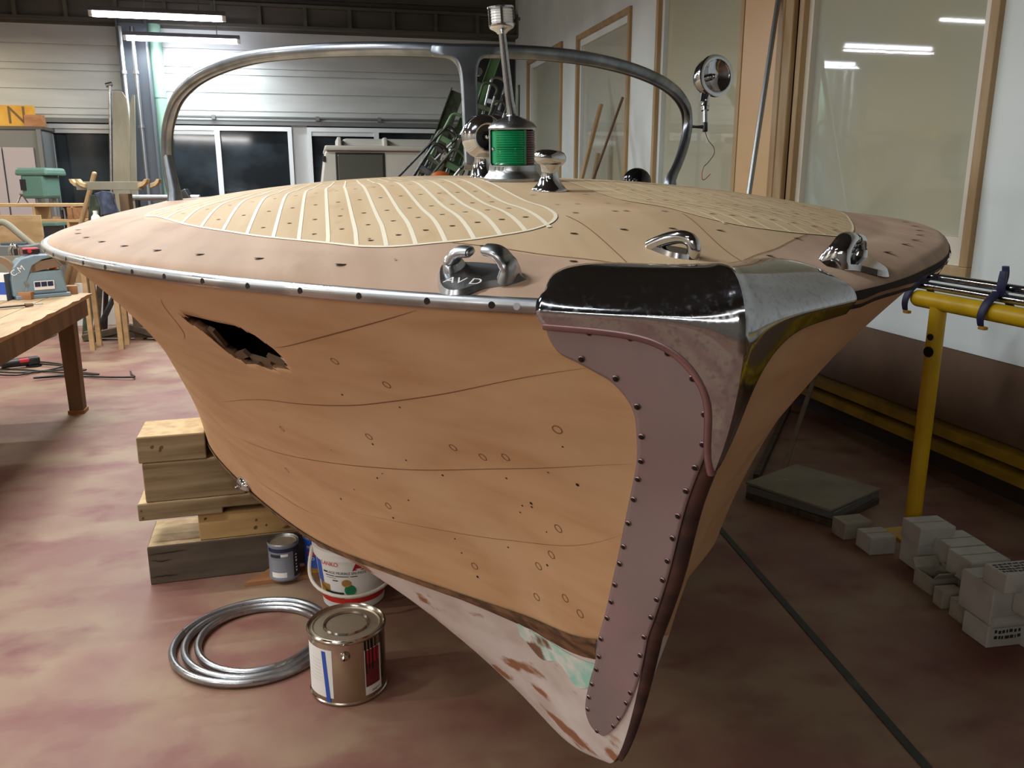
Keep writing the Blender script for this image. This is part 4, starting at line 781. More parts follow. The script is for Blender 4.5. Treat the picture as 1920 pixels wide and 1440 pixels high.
# ------------------------------------------------------------------ right side: yellow rack with clamped chrome rails
XRK = 2.38; pA = PX(1724, 552, XRK); zr = PX(1770, 568, XRK).z
t = thing('yellow_rack', 'yellow painted tubular rack with chipped paint along the right wall', 'rack', (XRK, PX(1757, 600, XRK).y, 0)); y0 = t.location.y
mb = MB(); ya = pA.y - y0; mb.cyl((0, ya, zr), (0, -3.2, zr), .034, n=24); mb.sphere((0, ya, zr), .034, 16); mb.build('top_rail', M['yellow'], t, 40)
for yy in (0, -2.1): MB().cyl((0, yy, 0.012), (0, yy, zr - .02), .032, n=24).build('post', M['yellow'], t, 40); MB().box((0, yy, .006), (.16, .16, .012)).build('foot_plate', M['yellow'], t, 0, .002)
mb = MB()
for z_, hh in ((.86, .022), (.80, .035)): mb.disc((-.0315, -.002, z_), (-1, -.35, 0), hh / 1.6, 12)
mb.v = [(x - .002, y - .011, z) for x, y, z in mb.v]
mb.build('paint_chip', M['hole'], t, 0)
for i, (dz, dx, lb) in enumerate(((.052, .02, 'lower chrome half round rail clamped along the yellow rack'), (.088, .045, 'upper chrome half round rail clamped along the yellow rack'))):
    mb = MB(); mb.cyl((0, .1, 0), (0, -3.3, 0), .016, n=16); 
    for kk in range(24): mb.disc((-.0163, .05 - kk * .1, .001), (-1, 0, .05), .004, 10, 1)
    o = mb.build('chrome_rail', [M['chrome_pit'], M['hole']], None, 40); o.location = (XRK + dx, pA.y - .02, zr + dz); tag(o, lb, 'rail')
def spring_clamp(u, v, label):
    p = PX(u, v, XRK); t = thing('spring_clamp', label, 'clamp', (XRK, p.y, zr))
    for s, lb in ((1, 'handle'), (-1, 'handle')):
        pts = [(-.045, 0, -.048), (-.05, 0, -.01), (-.03, 0, .035), (.012, 0, .075), (.03, 0, .125), (.028, 0, .165)] if s > 0 else [(.05, -.0, -.03), (.055, 0, .01), (.03, 0, .05), (.0, 0, .08), (-.002, 0, .12), (.0, 0, .15)]
        R = resample(pts, 22); R[:, 1] += .012 * (1 if s > 0 else -1); mb = MB(); mb.tube(R, np.interp(np.linspace(0, 1, 22), [0, .5, 1], [.011, .016, .012]), 10, up=(0, 1, 0), flat=(1.25, .7)); mb.build('jaw_arm', M['navy'], t, 50)
    mb = MB(); mb.cyl((.008, -.03, .075), (.008, .03, .075), .008); mb.build('pivot', M['steel'], t, 40)
    mb = MB(); mb.box((-.045, 0, -.055), (.02, .03, .012)); mb.build('jaw_pad', M['bulletin'], t, 0, .003)
spring_clamp(1868, 575, 'navy spring clamp gripping the yellow rack right of its post'); spring_clamp(1722, 553, 'navy spring clamp at the end of the yellow rail, near the boat edge')
# long chrome-grey pole and battens leaning on the booth wall
b_, t_ = lean(1459, 2, 1405, 358, XR - .075, 2.55)
t_ = t_ + (t_ - b_) * .12; mb = MB(); mb.cyl((0, 0, 0), t_ - b_, .017, n=16); o = mb.build('metal_pole', M['steel'], None, 40); o.location = b_ + Vector((0, 0, .002)); tag(o, 'long thin bright metal pole leaning on the peach pilaster', 'pole')
for (u1, v1, u2, v2, w, h, nm, m, lb, xb) in ((1127, 195, 1092, 330, .07, .03, 'wooden_batten', M['oak'], 'longer pale batten leaning on the middle booth window, square top', 2.5), (1122, 287, 1114, 330, .06, .03, 'wooden_batten', M['oak'], 'short pale batten low against the middle booth window', 2.75), (1168, 182, 1115, 330, .022, .022, 'thin_rod', M['brownwood'], 'thin dark rod leaning across the middle booth window', 2.45)):
    b_, t_ = lean(u1, v1, u2, v2, XR - .07, xb); stick(nm, b_ + Vector((0, 0, .01)), t_, w, h, m, lb, 'batten' if 'batten' in nm else 'rod', up=(1, 0, 0))
# dark corner under the rack: battens, flat boards
b_, t_ = F(1452, 935), PX(1532, 693, XR - .13); stick('wooden_batten', b_ + Vector((0, 0, .01)), t_, .045, .025, M['brownwood'], 'reddish batten leaning at the dark right wall behind the flat boards', 'batten', up=(1, 0, 0))
b_, t_ = F(1417, 905), PX(1478, 770, XR - .13); stick('wooden_batten', b_ + Vector((0, 0, .01)), t_, .07, .03, M['timberdark'], 'dark greenish batten leaning at the right wall beside the hull', 'batten', up=(1, 0, 0))
q0, q1, q2 = F(1463, 948), F(1547, 990), F(1640, 945); ex = (q2 - q1); ang2 = math.atan2(ex.y, ex.x); wd_, dp_ = .42, .40
for i, (h0, hh, dx, dr, m, lb) in enumerate(((0, .03, 0, 0, M['timberdark'], 'lowest flat dark board of the stack in the right corner'), (.032, .035, .01, .03, M['grey'], 'middle grey flat board of the stack in the right corner'), (.07, .012, -.01, -.02, M['greywood'], 'topmost thin grey board of the stack in the right corner'))):
    mb = MB(); mb.box((.21, .22, hh / 2), (.42, .44, hh)); o = mb.build('flat_board', m, None, 0, .003); o.location = q1 + Vector((dx + .03, 0, h0 + .001)); o.rotation_euler = (0, 0, ang2 + dr); tag(o, lb, 'board', 'flat boards stacked in the right corner')
# white cartons along the wall
def carton(u, v, w, d, h, rz, label, z=0, m='cardboard', flap=None, ink=(), name='carton', lidgap=True, group='white cartons along the right wall'):
    w, d, h, z = w * .87, d * .87, h * .84, z * .84
    p = F(u, v, z); t = thing(name, label, 'carton', (p.x, p.y, z + .001), rz * .12, group)
    if flap == 'open':
        mb = MB(); e = .004
        mb.box((0, 0, e / 2), (w, d, e)); mb.box((0, -d / 2, h / 2), (w, e, h)); mb.box((0, d / 2, h / 2), (w, e, h)); mb.box((-w / 2, 0, h / 2), (e, d, h)); mb.box((w / 2, 0, h / 2), (e, d, h)); mb.build('body', M[m], t)
        for s in (-1, 1): MB().box((0, 0, 0), (w * .96, d * .45, .003), Matrix.Translation((0, s * (d / 2 + d * .12), h + d * .12)) @ Matrix.Rotation(s * .9, 4, 'X')).build('flap', M[m], t)
    elif flap == 'round':
        MB().box((0, 0, h / 2), (w, d, h)).build('body', M[m], t, 0, .004)
        MB().tube([(-w * .45, -d * .42, h + .012), (w * .45, -d * .42, h + .012)], .022, 12).build('flap', M[m], t, 40)
    else:
        MB().box((0, 0, h / 2), (w, d, h)).build('body', M[m], t, 0, .003)
        MB().box((0, 0, h + .0005), (w * .97, d * .97, .002)).build('lid', M[m], t, 0)
        MB().box((0, 0, h + .0018), (w * .98, .006, .0008)).build('lid_joint', M['carton_dirty'], t, 0)
    for (fx, x0, z0, cw, chh, n) in ink:               # printed marks: short dark strokes in rows
        mb = MB()
        for r_ in range(n):
            x = x0
            while x < x0 + cw:
                l = rng.uniform(.003, .016); zz = z0 - r_ * chh + rng.uniform(-.002, .002)
                if fx == 'f': mb.box((x + l / 2, -d / 2 - .0006, zz), (l, .0006, chh * .55))
                elif fx == 's': mb.box((-w / 2 - .0006, -(x + l / 2), zz), (.0006, l, chh * .55))
                else: mb.box((x + l / 2, zz, h + .0024), (l, chh * .5, .0006))
                x += l + rng.uniform(.003, .007)
        mb.build('printed_marks', M['ink'], t, 0)
    return t
carton(1595, 1003, .15, .10, .085, .1, 'white wrapped packet on the floor beside the flat boards', m='carton_dirty', name='paper_packet')
carton(1640, 1030, .125, .12, .085, -.62, 'separate white carton on the floor just in front of the packet')
carton(1722, 1058, .11, .13, .13, -.75, 'upright white carton standing at the foot of the yellow post')
carton(1738, 1012, .17, .13, .085, -.62, 'white carton with a stained lid on top of the upright one by the yellow post', z=.132, m='cardboard')
carton(1785, 1075, .14, .13, .07, -.62, 'lower white carton beside the upright one, under the one with a round print', m='carton_dirty')
carton(1788, 1048, .17, .15, .10, -.62, 'white carton with a round dark print on its side, second row', z=.072, ink=(('f', -.06, .07, .06, .02, 3),))
carton(1815, 1102, .16, .15, .09, -.55, 'dim carton under the brown stained carton, mostly hidden', m='carton_dirty')
carton(1830, 1080, .18, .14, .10, -.5, 'white carton with a brown stained lid, third in the row', z=.092)
carton(1752, 1102, .12, .11, .075, -.4, 'crumpled open carton lying in front of the row', m='carton_dirty', flap='open')
carton(1775, 1135, .09, .06, .075, -.7, 'small tilted carton lying before the open one', m='carton_dirty', name='small_carton')
carton(1818, 1165, .1, .12, .08, -.6, 'dim carton squeezed under the corner of the big stamped carton', m='carton_dirty')
carton(1862, 1195, .17, .13, .09, -.42, 'low carton with black printed label and rolled flap under the big stamped one', flap='round', ink=(('f', -.05, .055, .11, .02, 2),))
carton(1868, 1148, .2, .17, .15, -.48, 'biggest white carton with a black stamp on its face', z=.092, ink=(('f', -.01, .09, .09, .014, 4),))
carton(1905, 1098, .19, .11, .07, -.52, 'flat white carton with printed top lying on the biggest carton', z=.243, ink=(('t', -.07, .03, .14, .016, 4),))
carton(1955, 1215, .14, .14, .15, -.3, 'white carton cut by the right picture edge, nearest of the row')
carton(1960, 1160, .15, .15, .13, -.25, 'white carton on top of the nearest one at the right edge', z=.152)
# ------------------------------------------------------------------ left side: workbench
XT, YT0, YT1, ZT_ = -1.47, 2.6, 5.85, .76
t = thing('workbench', 'worn wooden workbench at the left edge carrying the belt sander', 'workbench', (-2.6, 4.2, 0))
rel = Vector((2.6, -4.2, 0)); mb = MB()
for i in range(9):
    xa = XT - i * .19; mb.box((xa - .093, (YT0 + YT1) / 2 + rng.uniform(-.01, .02), ZT_ - .015), (.185, YT1 - YT0, .03))
mb.v = [(x + rel.x, y + rel.y, z) for x, y, z in mb.v]; mb.build('top', M['benchwood'], t, 0, .003)
mb = MB(); rg = np.linspace(YT0, YT1, 40); e_ = rng.uniform(0, .022, 40)
mb.grid([[(XT - .01 + rel.x, y + rel.y, ZT_ + .001), (XT + .012 + e + rel.x, y + rel.y, ZT_ - .002), (XT + .006 + rel.x, y + rel.y, ZT_ - .03)] for y, e in zip(rg, e_)]); mb.build('ragged_edge', M['benchwood'], t, 0)
mb = MB(); mb.box((XT - .02 + rel.x, (YT0 + YT1) / 2 + rel.y, ZT_ - .085), (.03, YT1 - YT0 - .06, .11)); mb.build('apron', M['brownwood'], t, 0, .003)
mb = MB(); mb.box((XT - .85 + rel.x, YT1 - .04 + rel.y, ZT_ - .085), (1.6, .03, .11)); mb.build('apron', M['brownwood'], t, 0, .003)
for x, y in ((XT - .11, YT1 - .13), (XT - .11, YT0 + .15), (XT - 1.6, YT1 - .13), (XT - 1.6, YT0 + .15)):
    MB().box((x + rel.x, y + rel.y, ZT_ / 2 - .014), (.085, .085, ZT_ - .032), top=(1.15, 1.15)).build('leg', M['brownwood'], t, 0, .004); MB().box((x + rel.x, y + rel.y, .012), (.1, .1, .022)).build('foot_block', M['redwood'], t, 0)
# belt sander machine
ps = F(75, 556, ZT_); t = thing('belt_sander', 'blue grey bench belt sander with brown belt on the workbench', 'sander', ps, facing(ps) + PI / 2 + .25)
sc = .30 / .30
mb = MB(); mb.box((0, 0, .012), (.31, .2, .024)); mb.build('base_plate', M['sander'], t, 0, .005)
mb = MB(); mb.box((.02, 0, .095), (.25, .17, .14), top=(.86, .85)); mb.build('motor_housing', M['sander'], t, 0, .012)
mb = MB(); mb.box((.10, .09, .10), (.13, .06, .13), top=(.8, .8)); mb.build('grille', M['sanderdark'], t, 0, .01)
mb = MB(); pl = [(-.165, .02), (-.10, .02), (-.075, .12), (-.04, .2), (.02, .235), (.1, .25), (.1, .262), (-.02, .265), (-.10, .245), (-.14, .2), (-.165, .12)]; mb.prism(pl, .12, Matrix.Translation((0, .04, 0)) @ Matrix.Rotation(PI / 2, 4, 'X')); mb.build('belt_arm', M['sander'], t, 0, .006)
mb = MB(); T = Matrix.Translation((.05, -.01, .205)) @ Matrix.Rotation(-.16, 4, 'Y'); mb.box((0, 0, 0), (.2, .13, .055), T); mb.cyl(T @ Vector((-.1, -.065, 0)), T @ Vector((-.1, .065, 0)), .0275); mb.cyl(T @ Vector((.1, -.065, 0)), T @ Vector((.1, .065, 0)), .0275); mb.build('sanding_belt', M['belt'], t, 30)
mb = MB(); mb.cyl((.09, -.085, .24), (.15, -.085, .16), .003); mb.build('tension_rod', M['steel'], t, 40)
mb = MB(); mb.box((.01, -.0885, .085), (.115, .002, .055), Matrix.Rotation(.07, 4, 'X') @ Matrix.Translation((0, .005, 0))); o = mb.build('type_plate', M['white'], t, 0)
mb = MB()
for i in range(3): mb.box((-.027 + i * .036, -.0895, .092), (.032, .002, .03), Matrix.Rotation(.07, 4, 'X') @ Matrix.Translation((0, .0052, 0)))
mb.build('printed_field', M['navyband'], o, 0)
mb = MB(); T = Matrix.Translation((-.125, -.083, .175)) @ Matrix.Rotation(PI / 2, 4, 'X'); text_flat(mb, 'C.M', .05, T @ Matrix.Rotation(.5, 4, 'Z')); mb.build('painted_mark', M['white'], t, 0)
mb = MB(); mb.cyl((-.09, -.085, .1), (-.09, -.1, .1), .01); mb.build('knob', M['steel'], t, 40)
p = PD(63, 484, 5.25); a0 = ps.copy()
tp = thing('tape_measure', 'red and black tape measure lying on top of the belt sander', 'tape measure', (ps.x - .02, ps.y - .0, ps.z + .266), facing(ps) + PI / 2 + .2)
MB().box((0, 0, .02), (.095, .05, .04), top=(.9, .8)).build('case', M['red'], tp, 0, .008); MB().box((0, -.0262, .018), (.096, .003, .026)).build('side_panel', M['black'], tp, 0, .002); MB().cyl((-.01, -.027, .02), (-.01, -.0285, .02), .012).build('badge', M['red'], tp, 40)
tp = thing('metal_bow', 'small bright bent metal fitting standing on the belt sander, left of the tape measure', 'fitting', (ps.x - .105, ps.y - .02, ps.z + .262), 0)
MB().tube(resample([(-.02, 0, 0), (-.022, 0, .035), (-.005, 0, .06), (.018, 0, .05), (.022, 0, .0)], 20), .011, 10).build('bow', M['chrome'], tp, 50); MB().box((.012, 0, .02), (.02, .03, .04)).build('clip', M['black'], tp, 0, .003)
def block(u, v, s, rz, label):
    p = F(u, v, ZT_ + .001); o = MB().box((0, 0, s[2] / 2), s).build('wood_block', M['redwood'], None, 0, .002); o.location = p; o.rotation_euler = (0, 0, rz); return tag(o, label, 'wood block')
block(122, 551, (.15, .07, .052), .25, 'longer red brown wood block right of the belt sander'); block(50, 561, (.075, .05, .045), -.1, 'small red brown wood block in front of the belt sander')
p = F(2, 562, ZT_ + .001); t = thing('grinding_wheel_box', 'blue and white box behind a brown disc at the left edge of the workbench', 'box', p, -.2)
MB().box((0, 0, .08), (.13, .1, .16)).build('body', M['white'], t, 0, .003); MB().box((0, -.0505, .075), (.131, .002, .075)).build('blue_panel', M['blue'], t, 0); MB().box((.066, 0, .08), (.002, .1, .16)).build('dark_side', M['sanderdark'], t, 0)
T = Matrix.Translation((.0, .03, .16)) @ Matrix.Rotation(PI / 2, 4, 'X'); MB().lathe([(.06, -.01), (.1, -.01), (.1, .01), (.06, .01), (.06, -.01)], 30, T).build('disc_guard', M['belt'], t, 40)
a, c = F(-15, 578, ZT_ + .012), F(62, 571, ZT_ + .012); t = thing('file', 'long file with turned handle lying on the workbench front', 'file', a)
MB().beam((0, 0, 0), (c - a) * .8, .022, .008).build('blade', M['darkmetal'], t); MB().cyl((c - a) * .8, (c - a) * 1.0, .012, .009).build('handle', M['brownwood'], t, 40); MB().cyl((c - a), (c - a) * 1.25, .003).build('tang', M['steel'], t, 40)
p = F(114, 549, ZT_ + .001); p = Vector((ps.x + .16, ps.y + .22, ZT_ + .001)); p = PD(112, 545, 5.35); p.z = ZT_ + .001; p.x = min(p.x, XT - .07); p.y = min(p.y, YT1 - .06)
t = thing('spray_can', 'orange plastic container peeping out behind the belt sander', 'container', p); MB().box((0, 0, .1), (.04, .04, .2)).build('body', M['orange'], t, 0, .006); MB().box((0, 0, .205), (.03, .03, .012)).build('cap', M['wire_brown'], t, 0, .003)
# grinder with its cable on the floor
gp = F(38, 690); t = thing('angle_grinder', 'black and red angle grinder lying in its coiled cable under the workbench', 'grinder', gp + Vector((0, 0, .002)), .5)
MB().cyl((-.13, 0, .045), (.06, 0, .045), .032, .036).build('body', M['black'], t, 40); MB().box((.10, 0, .045), (.09, .07, .065)).build('gear_head', M['darkmetal'], t, 0, .012); MB().box((.03, -.02, .06), (.07, .05, .03)).build('red_grip', M['red'], t, 0, .008); MB().cyl((.1, 0, .006), (.1, 0, .012), .06).build('disc', M['darkmetal'], t, 40); MB().cyl((-.13, 0, .045), (-.17, 0, .03), .012, .008).build('cord_sleeve', M['black'], t, 40)
cp = [(30, 672), (70, 676), (92, 692), (60, 700), (5, 702), (-30, 690), (0, 678), (50, 680), (84, 694), (70, 708), (50, 712), (90, 708), (40, 702), (-20, 706), (-40, 696), (10, 690), (60, 715), (78, 722), (76, 714), (55, 716), (-20, 716), (40, 719), (80, 731), (105, 736), (125, 730), (139, 722)]
pts = [F(u, v, .008 + .006 * (i % 3)) for i, (u, v) in enumerate(cp)]; R = resample(pts, 200); mb = MB(); mb.tube([Vector(p) - gp for p in R], .007, 8); mb.build('power_cable', M['black'], t, 60)
# ------------------------------------------------------------------ left and back of the hall
def upright(name, x, y, w, d, h, m, label, cat, z=0, rz=0, bev=.003):
    o = MB().box((0, 0, h / 2), (w, d, h)).build(name, m, None, 0, bev); o.location = (x, y, z); o.rotation_euler = (0, 0, rz); return tag(o, label, cat)
# mauve grey cupboard
xa, xb = XL + .25, PY(86, 300, YB - .5).x; t = thing('cupboard', 'mauve grey sliding cupboard against the back wall at the left edge', 'cupboard', ((xa + xb) / 2, YB - .5, 0)); wc = xb - xa; hc = PY(40, 243, YB - .5).z
MB().box((0, .2, hc / 2), (wc, .5, hc)).build('carcass', M['grey'], t, 0, .004); MB().box((0, .2, hc + .02), (wc + .06, .54, .04)).build('top_board', M['shade_and_trim'], t, 0)
for i in range(5):
    xc = wc / 2 - .13 - i * .38; MB().box((xc - .17, -.064 - .022 * (i % 2), hc / 2 - .08), (.37, .02, hc - .3)).build('door', M['lockgrey'], t, 0, .003)
MB().box((wc / 2 - .02, -.08, hc / 2), (.05, .06, hc)).build('post', M['grey'], t)
p = PY(22, 240, YB - .5); t2 = thing('letter_board', 'yellow wooden board with a big letter N on top of the cupboard', 'sign', (p.x, YB - .42, hc + .041)); MB().box((0, 0, .135), (.56, .03, .27)).build('board', M['bulletin'], t2, 0, .003)
mb = MB(); text_flat(mb, 'N', .32, Matrix.Translation((.06, -.017, .135)) @ Matrix.Rotation(PI / 2, 4, 'X')); mb.build('letter', M['letter'], t2, 0)
p = PY(64, 240, YB - .5); o = MB().box((0, 0, .075), (.23, .16, .15), top=(.93, .9)).build('wooden_box', M['redwood'], None, 0, .003); o.location = (p.x, YB - .42, hc + .041); tag(o, 'small reddish wooden box beside the letter board on the cupboard', 'box')
# pole and boards leaning by the column
yb_ = YB - .55
p = PY(206, 160, yb_); q_ = PY(209, 335, yb_)
mb = MB(); d_ = (q_ - p).normalized(); bt = q_ + d_ * ((0.004 - q_.z) / d_.z); mb.cyl((0, 0, 0), p - bt, .022, n=16); mb.cyl(p - bt + Vector((-.05, 0, 0)), p - bt + Vector((.03, 0, .02)), .03); o = mb.build('steel_tube', M['alu'], None, 40); o.location = bt; tag(o, 'tall bright steel tube standing upright left of the grey boards', 'tube')
def flatboard(poly, yy, th, m, label, name='tall_board'):
    P = [PY(u, v, yy) for u, v in poly]; zmin = 0.004
    P = [Vector((a.x, 0, max(a.z, zmin))) for a in P]; cx = sum(a.x for a in P) / len(P)
    mb = MB(); mb.prism([(a.x - cx, a.z) for a in P], th, Matrix(((1, 0, 0, 0), (0, 0, 1, 0), (0, 1, 0, 0), (0, 0, 0, 1)))); o = mb.build(name, m, None, 0, .003); o.location = (cx, yy, 0); return tag(o, label, 'board')
flatboard([(213, 540), (211, 172), (229, 172), (237, 185), (243, 230), (246, 540)], YB - .62, .03, M['greywood'], 'wide grey dusty board with a rounded top corner by the column')
flatboard([(245, 540), (243, 195), (248, 178), (252, 178), (262, 540)], YB - .58, .03, M['greywood'], 'narrow grey board tapering upward right beside the wide one', 'narrow_board')
# drill press
p0 = F(86, 545); p0 = PD(88, 420, 9.6); p0.z = 0
t = thing('drill_press', 'green pillar drill standing behind the wooden shelf unit', 'drill press', p0, -.15); zh = PD(80, 320, 9.6).z
MB().box((0, .1, .02), (.4, .5, .04)).build('foot', M['greygreen'], t, 0, .01); MB().cyl((0.05, .15, .04), (.05, .15, zh - .1), .045).build('column', M['steel'], t, 40)
MB().box((0, 0, 1.0), (.34, .34, .04)).build('table', M['greygreen'], t, 0, .006)
mb = MB(); mb.box((0, -.02, zh - .18), (.26, .4, .26), top=(1, 1)); mb.build('head', M['greygreen'], t, 0, .03)
MB().box((0, .02, zh - .015), (.36, .52, .085), top=(.92, .94)).build('belt_cover', M['greygreen'], t, 0, .025)
mb = MB(); mb.cyl((-.02, -.1, zh - .31), (-.02, -.1, zh - .5), .028, .02); mb.cyl((-.02, -.1, zh - .5), (-.02, -.1, zh - .58), .03, .012); mb.build('spindle', M['steel'], t, 40)
mb = MB(); mb.cyl((-.13, -.1, zh - .26), (-.2, -.1, zh - .26), .03); mb.cyl((-.19, -.1, zh - .26), (-.19, -.22, zh - .36), .008); mb.cyl((-.19, -.1, zh - .26), (-.19, .02, zh - .36), .008); mb.build('feed_lever', M['steel'], t, 40)
MB().box((-.1, -.225, zh - .16), (.06, .01, .12)).build('switch_box', M['black'], t)
# wooden shelf unit with clutter
pA_, pB_ = PD(-40, 382, 8.4), PD(141, 382, 8.4); zt = pA_.z; ex = pB_ - pA_; ex.z = 0; Ls = ex.length; an = math.atan2(ex.y, ex.x)
t = thing('shelf_unit', 'low pale wooden shelf unit in front of the cupboard, far left', 'shelf', (pA_.x, pA_.y, 0), an)
for z, x0 in ((zt, 0), (zt - .155, .4), (zt - .43, .4), (.2, 0)): MB().box(((Ls + x0) / 2, .15, z - .015), (Ls - x0, .3, .03)).build('shelf', M['ply'], t, 0, .003)
for x, z0, z1 in ((.012, 0, zt - .03), (Ls * .56, zt - .155, zt - .03), (Ls - .04, zt - .155, zt - .03), (Ls - .1, 0, zt - .185)): MB().box((x, .15, (z0 + z1) / 2), (.035 if x > 1 else .025, .3, z1 - z0)).build('upright', M['ply'], t, 0, .003)
MB().box((Ls - .05, .13, zt - .095), (.09, .26, .118)).build('end_block', M['redwood'], t, 0, .003)
def on_shelf(x, dy, z, mb, m, name, label, cat, sm=40):
    o = mb.build(name, m, None, sm); o.location = Vector((pA_.x, pA_.y, 0)) + Matrix.Rotation(an, 4, 'Z') @ Vector((x, dy, z)); return tag(o, label, cat)
on_shelf(Ls - .3, .1, zt - .1548, MB().prism([(0, 0), (.14, -.03), (.18, .05), (.02, .07)], .025), M['sawnend'], 'wood_offcut', 'pale wood offcut on the upper shelf board', 'offcut', 0)
for i, (dx, m, hh) in enumerate(((-.2, 'darkmetal', .09), (-.17, 'steel', .11))): on_shelf(Ls + dx, .1, zt - .1548, MB().cyl((0, 0, 0), (0, 0, hh), .014), M[m], 'small_bottle', ('dark' if i == 0 else 'light') + ' metal tube standing on the upper shelf next to the end block', 'tube')
on_shelf(Ls - .42, .12, zt - .4298, MB().cyl((0, 0, 0), (0, 0, .09), .035), M['brownprint'], 'jar', 'amber jar on the lower shelf board', 'jar'); on_shelf(Ls - .52, .12, zt - .4298, MB().cyl((0, 0, 0), (0, 0, .07), .04), M['greygreen'], 'pot', 'grey green pot left of the amber jar', 'pot'); on_shelf(Ls - .33, .15, zt - .4298, MB().box((0, 0, .1), (.16, .14, .2)), M['darkmetal'], 'motor_part', 'dark dusty machine part in the shelf shadow right of the amber jar', 'machine part', 0)
# plywood sheet leaning at the shelf unit
a, c = PD(-30, 404, 8.15), PD(73, 404, 8.15); ex = c - a; ex.z = 0
mb = MB(); L_ = ex.length; mb.box((L_ / 2, .0, a.z / 2), (L_, .015, a.z)); o = mb.build('plywood_sheet', M['ply'], None, 0, .002); o.location = (a.x, a.y, .003); o.rotation_euler = (-.03, 0, math.atan2(ex.y, ex.x)); tag(o, 'tan plywood sheet leaning in front of the shelf unit', 'sheet')
# grey machine beyond the bench
p = PD(22, 470, 7.75); p.z = 0; zt2 = PD(20, 458, 7.75).z
t = thing('dust_extractor', 'grey dusty machine with a hooped hose behind the workbench, left edge', 'machine', p, -.1)
MB().box((.03, 0, zt2 / 2), (.4, .4, zt2)).build('body', M['grey'], t, 0, .01); MB().box((.03, -.205, zt2 - .2), (.3, .01, .22)).build('front_panel', M['greywood'], t, 0, .003); MB().box((-.16, -.1, zt2 / 2 + .12), (.07, .07, zt2 + .25)).build('post', M['sanderdark'], t, 0, .004)
MB().tube(resample([(-.14, 0, zt2), (-.12, 0, zt2 + .16), (-.03, 0, zt2 + .2), (.1, 0, zt2 + .08), (.2, 0, zt2 - .02)], 30), .03, 12).build('hose', M['greywood'], t, 50); MB().box((.06, -.02, zt2 + .012), (.2, .2, .02)).build('lid', M['sanderdark'], t, 0, .004)
# tall stand with curved arms
f0 = F(243, 636); t = thing('timber_stand', 'brown timber stand with pale curved arm ends behind the boat, left', 'stand', f0, -TH); ztop = PD(230, 338, 7.75).z
px1 = 7.75 / FPX
for dx in (-.05, .11): MB().box((dx, 0, ztop / 2 - .06), (.085, .09, ztop - .12)).build('post', M['brownwood'], t, 0, .004)
MB().box((-.02, 0, ztop - .05), (.60, .07, .075)).build('cross_bar', M['greywood'], t, 0, .004)
for x0, s in ((-.30, -1), (-.22, -1), (.26, 1), (.35, 1)):
    pl = [(0, -.02), (s * .05, .0), (s * .08, .03), (s * .09, .06), (s * .065, .06), (s * .045, .035), (0, .02)]
    if s < 0: pl = pl[::-1]
    MB().prism(pl, .07, Matrix.Translation((x0, .05 if abs(x0) > .28 else -.0, ztop - .05)) @ Matrix.Rotation(PI / 2, 4, 'X')).build('curved_arm', M['sawnend'], t, 0, .003)
for a_ in (-1, 1): MB().beam((.03, 0, .12), (.03 + a_ * .42, -.1, .03), .08, .06).build('foot', M['timberdark'], t, 0, .004)
MB().box((.03, 0, .05), (.9, .09, .06)).build('base_beam', M['timberdark'], t, 0, .004); MB().beam((.0, -.05, .55), (-.2, -.32, .02), .03, .04).build('brace', M['darkmetal'], t, 0)
# small vise on tubes beside it
p = PD(352, 371, 8.2); t = thing('floor_vise', 'dark tubular bench stand with a tilted vise seen through the windscreen frame foot', 'bench vise', (p.x, p.y, 0), -TH)
zv = p.z
for dx in (-.5, .0): MB().cyl((dx, 0, 0), (dx, 0, zv), .025).build('leg', M['darkmetal'], t, 40)
MB().cyl((-.55, 0, zv), (.12, 0, zv), .03).build('cross_tube', M['steel'], t, 40); mb = MB(); T = Matrix.Translation((0, 0, zv - .02)) @ Matrix.Rotation(-.5, 4, 'Y'); mb.box((0, 0, 0), (.1, .1, .2), T); mb.build('vise_body', M['darkmetal'], t, 0, .01); MB().tube(resample([(-.5, .05, zv - .35), (-.4, .05, zv - .2), (-.25, .05, zv - .18), (-.15, .05, zv - .35)], 16), .012, 8).build('hoop', M['steel'], t, 40); MB().cyl((-.5, 0, zv - .3), (0, 0, zv - .3), .015).build('stretcher', M['darkmetal'], t, 40)
# leaning boards, white panel, cloth, bottle
stick('round_pole', F(102, 616) + Vector((0, 0, .03)), PD(178, 322, 8.0),   .045, .045, M['oak'], 'pale pole leaning left of the olive board, its top free', 'pole', bev=.02)
def leanboard(bl, br, tl, d_top, m, label, th=.03, name='leaning_board', et=None):
    A, Bq = F(*bl), F(*br); C = PD(tl[0], tl[1], d_top); w = Bq - A; nrm = w.cross(C - A).normalized() * th
    mb = MB(); A2 = Vector((0, 0, 0)); mb.add([A2, w, (C - A) + w, (C - A), nrm, w + nrm, (C - A) + w + nrm, (C - A) + nrm], [(0, 1, 2, 3), (7, 6, 5, 4), (1, 0, 4, 5), (2, 1, 5, 6), (3, 2, 6, 7), (0, 3, 7, 4)]); o = mb.build(name, [m], None, 0, .002); o.location = A + Vector((0, 0, .012)); return tag(o, label, 'board')
leanboard((154, 633), (172, 631), (168, 368), 7.9, M['olive'], 'dark olive board leaning upright behind the boat deck edge')
leanboard((175, 629), (186, 628), (186, 470), 7.9, M['timberdark'], 'dark brown board standing beside the olive board', name='dark_board')
leanboard((192, 621), (199, 620), (196, 470), 8.1, M['black'], 'thin black strip in front of the white panel', name='black_strip')
A, Bq = F(138, 613), F(219, 611); w_ = Bq - A; hp_ = PD(140, 531, (A - Vector((0, 0, H))).dot(Vector((sT * cP, cT * cP, -sP)))).z
